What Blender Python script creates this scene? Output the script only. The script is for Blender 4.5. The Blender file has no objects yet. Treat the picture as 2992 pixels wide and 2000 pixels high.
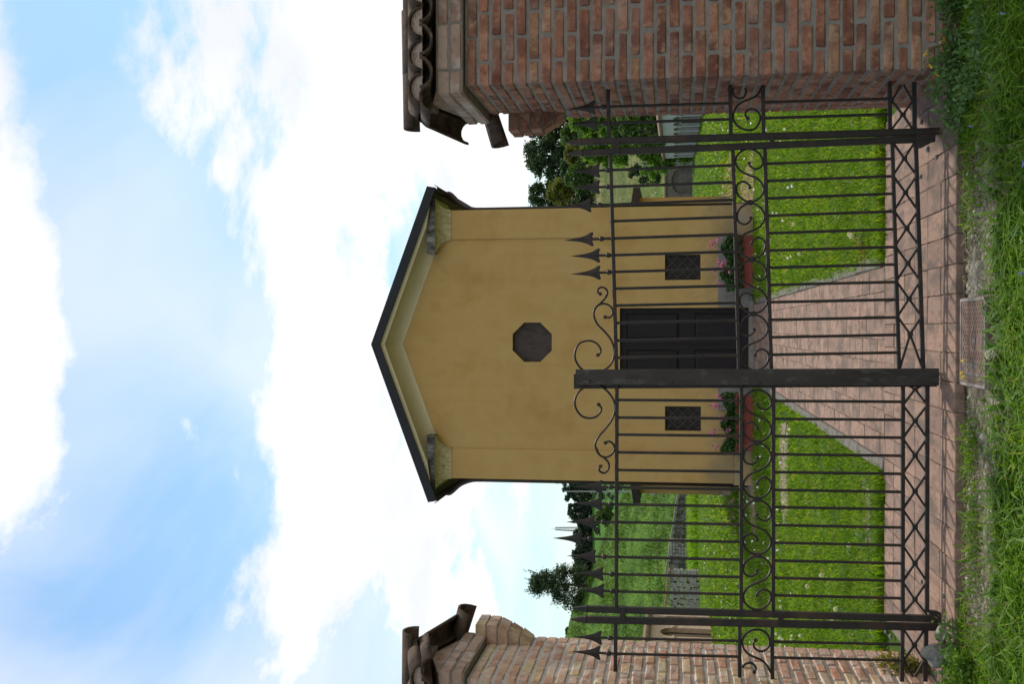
import bpy, bmesh, math, random
import numpy as np
from mathutils import Vector, Matrix

SC = bpy.context.scene
COL = SC.collection
rad = math.radians

# ------------------------------------------------------------------ camera
FPX, H = 3100.0, 1.37                       # focal length in photograph pixels, eye height
PITCH = math.atan(474 / FPX)
YAW = math.atan(42 * math.cos(PITCH) / FPX)
CF = np.array([-math.sin(YAW) * math.cos(PITCH), math.cos(YAW) * math.cos(PITCH), math.sin(PITCH)])
CR = np.array([math.cos(YAW), math.sin(YAW), 0.0])
CU = np.cross(CR, CF)
CO = np.array([0.0, 0.0, H])
cam = bpy.data.cameras.new('camera')
cam_o = bpy.data.objects.new('camera', cam)
COL.objects.link(cam_o)
cam.sensor_width = 36.0
cam.lens = 36.0 * FPX / 2992.0
cam.clip_start = 0.05
cam.clip_end = 6000
# the photograph was taken with the camera turned on its side
mx = Matrix(((-CU[0], CR[0], -CF[0], CO[0]), (-CU[1], CR[1], -CF[1], CO[1]),
             (-CU[2], CR[2], -CF[2], CO[2]), (0, 0, 0, 1)))
cam_o.matrix_world = mx
SC.camera = cam_o

# ------------------------------------------------------------------ light
SUN_EL, SUN_AZ = 60.0, 24.0                 # azimuth measured from +Y towards +X (behind the chapel, to the right)
sun = bpy.data.lights.new('sun', 'SUN')
sun.energy = 3.2
sun.angle = rad(3.0)
sun.color = (1.0, 0.95, 0.86)
sun_o = bpy.data.objects.new('sun', sun)
COL.objects.link(sun_o)
sd = Vector((math.sin(rad(SUN_AZ)) * math.cos(rad(SUN_EL)), math.cos(rad(SUN_AZ)) * math.cos(rad(SUN_EL)), math.sin(rad(SUN_EL))))
sun_o.rotation_euler = sd.to_track_quat('Z', 'Y').to_euler()
sun_o.location = (0, 0, 30)

SC.view_settings.view_transform = 'Standard'
SC.view_settings.look = 'None'
SC.view_settings.exposure = 0.25
SC.view_settings.gamma = 1.0
SC.cycles.max_bounces = 6
SC.cycles.transparent_max_bounces = 6


def make_world():
    w = bpy.data.worlds.new('World')
    SC.world = w
    w.use_nodes = True
    nt = w.node_tree
    nt.nodes.clear()
    N, L = nt.nodes.new, nt.links.new
    out = N('ShaderNodeOutputWorld')
    bg_sky = N('ShaderNodeBackground'); bg_cl = N('ShaderNodeBackground'); mix = N('ShaderNodeMixShader')
    sky = N('ShaderNodeTexSky')
    sky.sky_type = 'NISHITA'; sky.sun_disc = False
    sky.sun_elevation = rad(SUN_EL); sky.sun_rotation = rad(SUN_AZ)
    sky.air_density = 1.5; sky.dust_density = 0.6; sky.ozone_density = 0.4
    bg_sky.inputs['Strength'].default_value = 0.125
    tint = N('ShaderNodeMix'); tint.data_type = 'RGBA'; tint.blend_type = 'MULTIPLY'; tint.inputs[0].default_value = 1.0
    tint.inputs[7].default_value = (0.80, 0.96, 1.05, 1)
    L(sky.outputs[0], tint.inputs[6]); L(tint.outputs[2], bg_sky.inputs['Color'])
    tc = N('ShaderNodeTexCoord')
    sep = N('ShaderNodeSeparateXYZ'); L(tc.outputs['Generated'], sep.inputs[0])

    def math_(op, a, b=None, c=None):
        n = N('ShaderNodeMath'); n.operation = op
        for i, v in enumerate((a, b, c)):
            if v is None: continue
            if isinstance(v, (int, float)): n.inputs[i].default_value = v
            else: L(v, n.inputs[i])
        return n.outputs[0]
    zz = math_('MAXIMUM', sep.outputs[2], 0.0)
    den = math_('ADD', zz, 0.22)
    px = math_('DIVIDE', sep.outputs[0], den)
    py = math_('DIVIDE', sep.outputs[1], den)
    cmb = N('ShaderNodeCombineXYZ'); L(px, cmb.inputs[0]); L(py, cmb.inputs[1]); cmb.inputs[2].default_value = 3.7
    mp = N('ShaderNodeMapping'); L(cmb.outputs[0], mp.inputs[0])
    mp.inputs['Location'].default_value = (-7.593, 0.6626, 7.026)
    mp.inputs['Rotation'].default_value = (0, 0, 2.394)
    n1 = N('ShaderNodeTexNoise'); L(mp.outputs[0], n1.inputs['Vector'])
    n1.inputs['Scale'].default_value = 1.9; n1.inputs['Detail'].default_value = 12
    n1.inputs['Roughness'].default_value = 0.62; n1.inputs['Distortion'].default_value = 0.2
    n2 = N('ShaderNodeTexNoise'); L(mp.outputs[0], n2.inputs['Vector'])
    n2.inputs['Scale'].default_value = 0.8; n2.inputs['Detail'].default_value = 3
    n2.inputs['Distortion'].default_value = 0.6
    # cloud cover: a bank low over the hills, a clearer belt above it, broken cloud higher up
    rmp = N('ShaderNodeValToRGB'); L(zz, rmp.inputs[0])
    e = rmp.color_ramp.elements
    e[0].position = 0.0; e[0].color = (.50, .50, .50, 1)
    e[1].position = 1.0; e[1].color = (.52, .52, .52, 1)
    for pos, v in ((.07, .44), (.15, .48), (.22, .58), (.33, .58), (.41, .43), (.50, .385), (.555, .58), (.66, .54)):
        q = rmp.color_ramp.elements.new(pos); q.color = (v, v, v, 1)
    s = math_('ADD', math_('MULTIPLY', n1.outputs[0], 0.85), math_('MULTIPLY', n2.outputs[0], 0.45))
    s = math_('ADD', s, rmp.outputs[0])
    s = math_('ADD', s, math_('MULTIPLY', sep.outputs[0], 0.36))      # the bank thickens to one side
    mr = N('ShaderNodeMapRange'); L(s, mr.inputs[0])
    mr.interpolation_type = 'SMOOTHSTEP'
    mr.inputs['From Min'].default_value = 1.12; mr.inputs['From Max'].default_value = 1.23
    # thin high veil
    n3 = N('ShaderNodeTexNoise'); L(mp.outputs[0], n3.inputs['Vector'])
    n3.inputs['Scale'].default_value = 1.3; n3.inputs['Detail'].default_value = 6; n3.inputs['Distortion'].default_value = 0.8
    veil = math_('MINIMUM', math_('MULTIPLY_ADD', n3.outputs[0], 2.6, -0.98), 0.85)
    cov = math_('MAXIMUM', mr.outputs[0], veil)
    # cloud tone: white tops, slightly grey-violet thick parts
    n4 = N('ShaderNodeTexNoise'); L(mp.outputs[0], n4.inputs['Vector'])
    n4.inputs['Scale'].default_value = 2.3; n4.inputs['Detail'].default_value = 5
    cr = N('ShaderNodeValToRGB'); L(n4.outputs[0], cr.inputs[0])
    cr.color_ramp.elements[0].position = 0.36; cr.color_ramp.elements[0].color = (0.84, 0.865, 0.93, 1)
    cr.color_ramp.elements[1].position = 0.56; cr.color_ramp.elements[1].color = (1.0, 1.0, 1.0, 1)
    L(cr.outputs[0], bg_cl.inputs['Color'])
    bg_cl.inputs['Strength'].default_value = 0.93
    L(cov, mix.inputs[0]); L(bg_sky.outputs[0], mix.inputs[1]); L(bg_cl.outputs[0], mix.inputs[2])
    L(mix.outputs[0], out.inputs['Surface'])


make_world()


# ------------------------------------------------------------------ finding places in the scene
def ray(x, y):
    return CF * FPX + CR * (1000 - y) + CU * (1496 - x)


def P(x, y, Y):
    """point on the vertical plane at distance Y"""
    d = ray(x, y)
    return CO + d * (Y / d[1])


def G(x, y, z=0.0):
    """point on the horizontal plane at height z"""
    d = ray(x, y)
    return CO + d * ((z - H) / d[2])


def lerp(a, b, t): return a + (b - a) * t


# ------------------------------------------------------------------ materials
def ramp(nt, src, stops, interp='LINEAR'):
    r = nt.nodes.new('ShaderNodeValToRGB')
    r.color_ramp.interpolation = interp
    e = r.color_ramp.elements
    e[0].position, e[0].color = stops[0][0], (*stops[0][1], 1)
    e[1].position, e[1].color = stops[-1][0], (*stops[-1][1], 1)
    for p, c in stops[1:-1]:
        q = e.new(p); q.color = (*c, 1)
    nt.links.new(src, r.inputs[0])
    return r.outputs[0]


def mixc(nt, fac, a, b, mode='MIX'):
    m = nt.nodes.new('ShaderNodeMix'); m.data_type = 'RGBA'; m.blend_type = mode
    for k, v in ((0, fac), (6, a), (7, b)):
        if isinstance(v, (int, float)): m.inputs[k].default_value = v
        elif isinstance(v, tuple): m.inputs[k].default_value = (*v, 1)
        else: nt.links.new(v, m.inputs[k])
    return m.outputs[2]


def noise(nt, vec, scale, detail=4, rough=.6, dist=0):
    n = nt.nodes.new('ShaderNodeTexNoise')
    n.inputs['Scale'].default_value = scale; n.inputs['Detail'].default_value = detail
    n.inputs['Roughness'].default_value = rough; n.inputs['Distortion'].default_value = dist
    if vec is not None: nt.links.new(vec, n.inputs['Vector'])
    return n.outputs[0]


def mrange(nt, src, a, b, lo=0., hi=1.):
    m = nt.nodes.new('ShaderNodeMapRange')
    nt.links.new(src, m.inputs[0])
    for k, v in ((1, a), (2, b), (3, lo), (4, hi)): m.inputs[k].default_value = v
    return m.outputs[0]


def coords(nt, offset=True, squash=None):
    tc = nt.nodes.new('ShaderNodeTexCoord')
    v = tc.outputs['Object']
    if offset:
        oi = nt.nodes.new('ShaderNodeObjectInfo')
        m = nt.nodes.new('ShaderNodeMath'); m.operation = 'MULTIPLY'
        nt.links.new(oi.outputs['Random'], m.inputs[0]); m.inputs[1].default_value = 53.0
        a = nt.nodes.new('ShaderNodeVectorMath'); a.operation = 'ADD'
        nt.links.new(v, a.inputs[0]); nt.links.new(m.outputs[0], a.inputs[1])
        v = a.outputs[0]
    if squash:
        s = nt.nodes.new('ShaderNodeVectorMath'); s.operation = 'MULTIPLY'
        nt.links.new(v, s.inputs[0]); s.inputs[1].default_value = squash
        v = s.outputs[0]
    return v


def new_mat(name):
    m = bpy.data.materials.new(name)
    m.use_nodes = True
    nt = m.node_tree
    b = nt.nodes['Principled BSDF']
    return m, nt, b


def surf(name, cols, scale=6., rough=.85, spec=.25, bump=None, layers=(), rnd=None, island=None, metal=0., squash=None, detail=6, lo=.35, hi=.65, offset=True, damp=False):
    """noise between cols; layers: (scale, lo, hi, colour, amount); rnd: stops chosen per object and multiplied in"""
    m, nt, b = new_mat(name)
    v = coords(nt, offset, squash)
    n = noise(nt, v, scale, detail)
    k = len(cols)
    if k == 1: c = mixc(nt, 0., cols[0], cols[0])
    else: c = ramp(nt, n, [(lo + (hi - lo) * i / (k - 1), cols[i]) for i in range(k)])
    if rnd:
        oi = nt.nodes.new('ShaderNodeObjectInfo')
        c = mixc(nt, 1., c, ramp(nt, oi.outputs['Random'], rnd), 'MULTIPLY')
    if island:
        g = nt.nodes.new('ShaderNodeNewGeometry')
        c = mixc(nt, 1., c, ramp(nt, g.outputs['Random Per Island'], island), 'MULTIPLY')
    for (s, a, bb, col, amt) in layers:
        f = mrange(nt, noise(nt, v, s, 5, .65), a, bb, 0., amt)
        c = mixc(nt, f, c, col)
    if damp:
        # rain streaks, and dirt and salts splashed up the foot of the wall
        sq = nt.nodes.new('ShaderNodeVectorMath'); sq.operation = 'MULTIPLY'; nt.links.new(v, sq.inputs[0]); sq.inputs[1].default_value = (7, 7, .22)
        c = mixc(nt, mrange(nt, noise(nt, sq.outputs[0], 1.0, 6, .65), .55, .75, 0, .30), c, (.30, .20, .085))
        sp = nt.nodes.new('ShaderNodeSeparateXYZ'); nt.links.new(v, sp.inputs[0])
        ad = nt.nodes.new('ShaderNodeMath'); ad.operation = 'MULTIPLY_ADD'
        nt.links.new(noise(nt, v, 2.4, 6, .65), ad.inputs[0]); ad.inputs[1].default_value = -1.6; nt.links.new(sp.outputs[2], ad.inputs[2])
        c = mixc(nt, mrange(nt, ad.outputs[0], -.35, .15, .75, 0.), c, (.27, .205, .12))
        c = mixc(nt, mrange(nt, noise(nt, v, 3.3, 7, .7), .64, .70, 0, .5), c, (.46, .37, .20))
    nt.links.new(c, b.inputs['Base Color'])
    b.inputs['Roughness'].default_value = rough
    b.inputs['Specular IOR Level'].default_value = spec
    b.inputs['Metallic'].default_value = metal
    if bump:
        bn = nt.nodes.new('ShaderNodeBump')
        bn.inputs['Strength'].default_value = bump[1]; bn.inputs['Distance'].default_value = bump[2]
        nt.links.new(noise(nt, v, bump[0], 8, .7), bn.inputs['Height'])
        nt.links.new(bn.outputs[0], b.inputs['Normal'])
    return m


def leafy(name, stops, trans=.45, rough=.55, spec=.3, patch=None):
    """leaf or blade: one tone per leaf, light passing through"""
    m, nt, b = new_mat(name)
    g = nt.nodes.new('ShaderNodeNewGeometry')
    c = ramp(nt, g.outputs['Random Per Island'], stops)
    if patch:
        tc = nt.nodes.new('ShaderNodeTexCoord')
        f = mrange(nt, noise(nt, tc.outputs['Object'], patch[0], 3), patch[1], patch[2], 0, patch[4])
        c = mixc(nt, f, c, patch[3])
    nt.links.new(c, b.inputs['Base Color'])
    b.inputs['Roughness'].default_value = rough
    b.inputs['Specular IOR Level'].default_value = spec
    t = nt.nodes.new('ShaderNodeBsdfTranslucent')
    tcol = mixc(nt, 1., c, (1.0, 1.0, .35), 'MULTIPLY')
    nt.links.new(tcol, t.inputs['Color'])
    mx_ = nt.nodes.new('ShaderNodeMixShader'); mx_.inputs[0].default_value = trans
    nt.links.new(b.outputs[0], mx_.inputs[1]); nt.links.new(t.outputs[0], mx_.inputs[2])
    nt.links.new(mx_.outputs[0], nt.nodes['Material Output'].inputs['Surface'])
    return m


MT = {}
MT['brick_r'] = surf('old_red_brick', [(.385, .21, .145), (.30, .135, .088), (.44, .265, .195)], 11, .95, .1, (60, 1.0, .010),
                     layers=((5.5, .47, .60, (.135, .058, .042), .85), (7, .53, .66, (.31, .24, .20), .6), (14, .57, .66, (.36, .24, .13), .6), (42, .57, .70, (.085, .066, .058), .55), (3.2, .58, .70, (.20, .155, .13), .4)),
                     rnd=[(0, (.62, .55, .54)), (.25, (.92, .9, .88)), (.5, (1.08, 1.06, 1.02)), (.7, (.74, .66, .64)), (.82, (1.05, 1.22, 1.1)), (.92, (1.0, 1.05, 1.05)), (1, (1.2, 1.38, 1.25))])
MT['brick_l'] = surf('pale_mixed_brick', [(.60, .43, .345), (.52, .335, .255), (.64, .49, .40)], 11, .95, .1, (60, 1.0, .010),
                     layers=((6, .48, .62, (.34, .185, .13), .7), (7, .50, .64, (.52, .465, .41), .8), (44, .56, .70, (.20, .16, .13), .5)),
                     rnd=[(0, (.88, .62, .52)), (.2, (1, .98, .95)), (.45, (1.05, 1.10, 1.1)), (.62, (1.0, 1.16, .90)), (.8, (.95, .80, .74)), (1, (1.06, 1.2, 1.02))])
MT['mortar_l'] = surf('pale_mortar', [(.40, .375, .335), (.50, .47, .425)], 18, .96, .1, (80, .9, .008))
MT['mortar'] = surf('grey_mortar', [(.20, .18, .158), (.27, .248, .22)], 18, .96, .1, (80, .9, .008), layers=((3, .55, .7, (.15, .13, .11), .6),))
MT['frieze'] = surf('rendered_brick', [(.34, .24, .19), (.42, .32, .26), (.30, .19, .15)], 7, .93, .1, (60, .5, .005),
                    layers=((10, .5, .65, (.42, .39, .36), .7),), rnd=[(0, (.8, .75, .7)), (1, (1.1, 1.1, 1.1))])
MT['rooftile'] = surf('weathered_roof_tile', [(.055, .045, .038), (.105, .07, .05), (.075, .065, .055)], 10, .95, .1, (55, .8, .008),
                      layers=((22, .60, .70, (.24, .22, .19), .6), (9, .50, .66, (.030, .028, .026), .85)))
MT['tilelight'] = surf('pale_tile_end', [(.36, .28, .23), (.46, .38, .33), (.28, .2, .16)], 24, .95, .1, (70, .9, .01))
MT['iron'] = surf('wrought_iron', [(.013, .0115, .0105), (.024, .019, .0165)], 25, .5, .33, (160, .25, .002),
                  layers=((6, .52, .70, (.070, .032, .021), .7), (40, .66, .78, (.08, .075, .07), .35)))
MT['iron_board'] = surf('worn_iron_strip', [(.016, .0135, .0125), (.038, .032, .028)], 8, .55, .33, (140, .3, .002),
                        layers=((5, .56, .72, (.07, .032, .022), .7), (30, .54, .72, (.13, .125, .12), .5)), squash=(1, 1, .35))
MT['plaster'] = surf('yellow_plaster', [(.470, .292, .106), (.500, .322, .124), (.435, .262, .090)], 1.1, .94, .1, (45, .3, .005),
                     layers=((.8, .50, .70, (.48, .34, .155), .45), (.5, .55, .70, (.40, .22, .075), .35), (14, .66, .76, (.48, .39, .23), .35), (55, .66, .74, (.25, .17, .07), .35)), offset=False, damp=True)
MT['cream'] = surf('cream_stucco', [(.56, .47, .30), (.61, .52, .35)], 2.5, .9, .1, (40, .2, .004))
MT['creamstreak'] = surf('streaked_stucco', [(.52, .44, .27), (.42, .335, .17), (.27, .21, .10)], 9, .9, .1, (40, .2, .004), squash=(2.2, 2.2, .10), lo=.40, hi=.72)
MT['blackstone'] = surf('blackened_stone', [(.045, .043, .04), (.13, .125, .115), (.27, .26, .24)], 11, .95, .1, (60, .8, .006), lo=.36, hi=.7, squash=(1, 1, .4))
MT['blackmetal'] = surf('dark_sheet_metal', [(.012, .013, .016), (.018, .019, .024)], 4, .6, .3)
MT['brownmetal'] = surf('brown_gutter', [(.030, .022, .020), (.045, .032, .028)], 5, .6, .3)
MT['door'] = surf('dark_oak', [(.011, .008, .010), (.018, .012, .013)], 5, .6, .25, (70, .3, .003), squash=(6, 6, .5))
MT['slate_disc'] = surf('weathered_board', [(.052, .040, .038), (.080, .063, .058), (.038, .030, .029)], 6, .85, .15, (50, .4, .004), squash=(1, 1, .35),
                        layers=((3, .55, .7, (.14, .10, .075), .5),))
MT['windowdark'] = surf('dark_window_board', [(.016, .012, .012), (.026, .020, .019)], 4, .55, .35)
MT['grille'] = surf('rusty_grille', [(.060, .046, .039), (.085, .064, .052)], 20, .6, .3)
MT['plinth'] = surf('patched_plinth', [(.30, .27, .23), (.36, .26, .14), (.22, .19, .16)], 2.6, .95, .1, (30, .6, .008),
                    layers=((1.2, .52, .64, (.40, .27, .10), .8), (5, .56, .7, (.10, .085, .06), .7)))
MT['stonestep'] = surf('grey_stone', [(.17, .16, .145), (.25, .235, .21)], 6, .92, .15, (50, .5, .006))
MT['kerb'] = surf('grey_kerb_stone', [(.115, .104, .090), (.155, .142, .124), (.09, .084, .070)], 7, .95, .1, (60, .6, .006), layers=((4, .58, .72, (.14, .15, .08), .5),))
MT['paver'] = surf('clay_paver', [(.205, .134, .102), (.25, .17, .132), (.17, .115, .09)], 8, .94, .12, (75, .7, .006),
                   layers=((3.0, .47, .62, (.115, .088, .072), .85), (9, .58, .70, (.36, .195, .12), .6), (26, .64, .74, (.30, .28, .255), .5)),
                   rnd=[(0, (.80, .80, .82)), (.5, (1, 1, 1)), (1, (1.14, 1.10, 1.06))], squash=(2.2, .8, 1))
MT['paver_far'] = surf('clay_paver_far', [(.195, .125, .092), (.24, .16, .118), (.165, .11, .084)], 5, .94, .12, squash=(1, .5, 1), island=[(0, (.8, .8, .8)), (1, (1.15, 1.12, 1.1))])
MT['joint'] = surf('sandy_joint', [(.13, .10, .082), (.19, .15, .12)], 30, .97, .05)
MT['soil'] = surf('dry_soil', [(.17, .135, .09), (.24, .20, .14), (.13, .105, .07)], 9, .97, .05, (50, .8, .01))
MT['terracotta'] = surf('red_terracotta', [(.20, .045, .035), (.25, .06, .045)], 6, .8, .25, (40, .3, .003))
MT['castiron'] = surf('cast_iron_cover', [(.125, .084, .066), (.165, .112, .088)], 12, .85, .15, (90, .4, .003), layers=((5, .55, .7, (.10, .075, .065), .5),), )
MT['castrim'] = surf('steel_rim', [(.24, .205, .19), (.18, .15, .14)], 14, .75, .2)
MT['concrete'] = surf('rough_concrete', [(.16, .15, .13), (.24, .228, .20), (.11, .10, .088)], 9, .96, .1, (45, .9, .01))
MT['stone'] = surf('grey_boulder', [(.15, .145, .135), (.22, .215, .20), (.11, .105, .095)], 14, .95, .1, (60, .9, .012), layers=((8, .58, .7, (.30, .24, .10), .5),))
MT['pebble'] = surf('pebbles', [(.30, .28, .25)], 10, .9, .2, island=[(0, (.45, .43, .4)), (.5, (1, .97, .92)), (.85, (1.45, 1.42, 1.35)), (1, (1.0, .75, .6))])
MT['bark'] = surf('bark', [(.06, .048, .036), (.11, .09, .07)], 8, .95, .1, (30, .8, .02), squash=(1, 1, .3))
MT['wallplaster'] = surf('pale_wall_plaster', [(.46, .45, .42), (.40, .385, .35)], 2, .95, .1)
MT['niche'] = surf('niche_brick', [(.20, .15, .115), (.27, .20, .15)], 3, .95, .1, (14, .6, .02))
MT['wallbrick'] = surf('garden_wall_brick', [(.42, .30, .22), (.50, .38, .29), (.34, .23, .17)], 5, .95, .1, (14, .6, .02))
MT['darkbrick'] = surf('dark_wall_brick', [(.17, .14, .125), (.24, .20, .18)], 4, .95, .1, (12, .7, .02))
MT['rubble'] = surf('dark_rubble', [(.07, .065, .058), (.16, .15, .135), (.26, .25, .23)], 2.2, .96, .1, (6, 1, .05), lo=.4, hi=.75)
MT['palerubble'] = surf('pale_rubble', [(.22, .21, .185), (.34, .325, .295), (.13, .12, .105)], 5, .96, .1, (10, 1, .04))
MT['coping'] = surf('coping_tile', [(.20, .14, .10), (.28, .20, .15)], 3, .95, .1)
MT['galv'] = surf('galvanised', [(.30, .31, .32)], 5, .6, .4, metal=.3)
MT['housewall'] = surf('reddish_house_wall', [(.30, .17, .13), (.36, .22, .17)], 1, .9, .1)
MT['blade_lawn'] = leafy('lawn_blade', [(0, (.055, .125, .006)), (.3, (.110, .225, .009)), (.65, (.190, .335, .014)), (.90, (.29, .38, .04)), (1, (.46, .38, .15))], .55, .6, .10,
                         patch=(1.3, .42, .68, (.085, .17, .008), .65))
MT['blade_fore'] = leafy('verge_blade', [(0, (.065, .17, .008)), (.4, (.125, .27, .012)), (.75, (.20, .365, .018)), (.94, (.30, .39, .04)), (1, (.36, .31, .12))], .55, .5, .16)
MT['blade_hill'] = leafy('hill_blade', [(0, (.050, .105, .014)), (.5, (.075, .150, .018)), (1, (.12, .19, .028))], .4)
MT['blade_dry'] = leafy('dry_straw', [(0, (.20, .175, .09)), (.6, (.28, .24, .13)), (1, (.12, .14, .05))], .3)
MT['leaf_herb'] = leafy('herb_leaf', [(0, (.070, .155, .040)), (.5, (.115, .215, .065)), (1, (.17, .28, .10))], .45)
MT['leaf_bright'] = leafy('bright_leaf', [(0, (.07, .16, .015)), (.5, (.12, .24, .025)), (1, (.2, .32, .05))], .5)
MT['leaf_weed'] = leafy('yellowing_leaf', [(0, (.16, .17, .03)), (.5, (.28, .22, .05)), (1, (.13, .2, .04))], .45)
MT['leaf_dark'] = leafy('dark_leaf', [(0, (.022, .048, .020)), (.5, (.036, .070, .026)), (1, (.060, .100, .036))], .3)
MT['leaf_mid'] = leafy('mid_leaf', [(0, (.035, .080, .018)), (.5, (.060, .120, .026)), (1, (.095, .160, .036))], .4)
MT['leaf_yellow'] = leafy('yellowgreen_leaf', [(0, (.085, .105, .018)), (.5, (.13, .145, .024)), (1, (.18, .19, .035))], .4)
MT['leaf_far'] = leafy('far_leaf', [(0, (.030, .050, .038)), (.5, (.042, .068, .048)), (1, (.060, .088, .058))], .25)
MT['leaf_ger'] = leafy('geranium_leaf', [(0, (.022, .060, .012)), (.5, (.040, .095, .018)), (1, (.070, .14, .030))], .3)
MT['petal'] = leafy('pink_petal', [(0, (.72, .25, .42)), (.5, (.80, .36, .52)), (1, (.62, .16, .34))], .35)
MT['petal_blue'] = leafy('blue_petal', [(0, (.25, .25, .62)), (1, (.34, .33, .72))], .35)
MT['petal_yellow'] = leafy('yellow_petal', [(0, (.75, .52, .05)), (1, (.8, .6, .08))], .3)
MT['fluff'] = leafy('seed_fluff', [(0, (.62, .60, .54)), (1, (.74, .72, .66))], .4)
MT['daisy'] = leafy('white_daisy', [(0, (.70, .70, .68)), (1, (.8, .8, .78))], .3)
MT['stem'] = leafy('stem', [(0, (.10, .17, .04)), (1, (.14, .2, .06))], .2)


def ground_mat():
    m, nt, b = new_mat('earth_and_meadow')
    tc = nt.nodes.new('ShaderNodeTexCoord'); v = tc.outputs['Object']
    sp = nt.nodes.new('ShaderNodeSeparateXYZ'); nt.links.new(v, sp.inputs[0])
    soil = ramp(nt, noise(nt, v, 7, 8), [(.35, (.10, .085, .06)), (.5, (.17, .15, .115)), (.68, (.27, .25, .21))])
    lawn = ramp(nt, noise(nt, v, 3, 8), [(.3, (.028, .055, .010)), (.7, (.060, .105, .016))])
    hill = ramp(nt, noise(nt, v, .22, 9, .65), [(.34, (.036, .075, .014)), (.5, (.062, .125, .020)), (.66, (.10, .165, .026))])
    field = ramp(nt, noise(nt, v, .05, 5), [(.3, (.055, .125, .026)), (.7, (.070, .150, .032))])
    dry = ramp(nt, noise(nt, v, .16, 8, .7), [(.38, (.060, .090, .024)), (.52, (.095, .115, .040)), (.66, (.185, .165, .080))])
    y = sp.outputs[1]
    c = mixc(nt, mrange(nt, y, 5.7, 6.3), soil, lawn)
    c = mixc(nt, mrange(nt, y, 40, 85), c, hill)
    c = mixc(nt, mrange(nt, y, 190, 230), c, field)
    ratio = nt.nodes.new('ShaderNodeMath'); ratio.operation = 'DIVIDE'
    nt.links.new(sp.outputs[0], ratio.inputs[0]); nt.links.new(y, ratio.inputs[1])
    mul = nt.nodes.new('ShaderNodeMath'); mul.operation = 'MULTIPLY'
    nt.links.new(mrange(nt, ratio.outputs[0], .03, .09), mul.inputs[0])
    nt.links.new(mrange(nt, y, 105, 150), mul.inputs[1])
    c = mixc(nt, mul.outputs[0], c, dry)
    nt.links.new(c, b.inputs['Base Color'])
    b.inputs['Roughness'].default_value = .97
    b.inputs['Specular IOR Level'].default_value = .05
    bn = nt.nodes.new('ShaderNodeBump'); bn.inputs['Strength'].default_value = .6; bn.inputs['Distance'].default_value = .02
    nt.links.new(noise(nt, v, 40, 8, .7), bn.inputs['Height']); nt.links.new(bn.outputs[0], b.inputs['Normal'])
    return m


MT['ground'] = ground_mat()


# ------------------------------------------------------------------ mesh helpers
def link(o, parent=None):
    COL.objects.link(o)
    if parent is not None: o.parent = parent
    return o


def tag(o, label=None, cat=None, group=None, kind=None):
    if label: o['label'] = label
    if cat: o['category'] = cat
    if group: o['group'] = group
    if kind: o['kind'] = kind
    return o


def thing(name, loc, label, cat, group=None):
    o = bpy.data.objects.new(name, None)
    o.empty_display_size = .1
    o.location = loc
    link(o)
    return tag(o, label, cat, group)


def base_of(parent):
    b = Vector((0, 0, 0))
    while parent is not None:
        b += Vector(parent.location); parent = parent.parent
    return b


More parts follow.
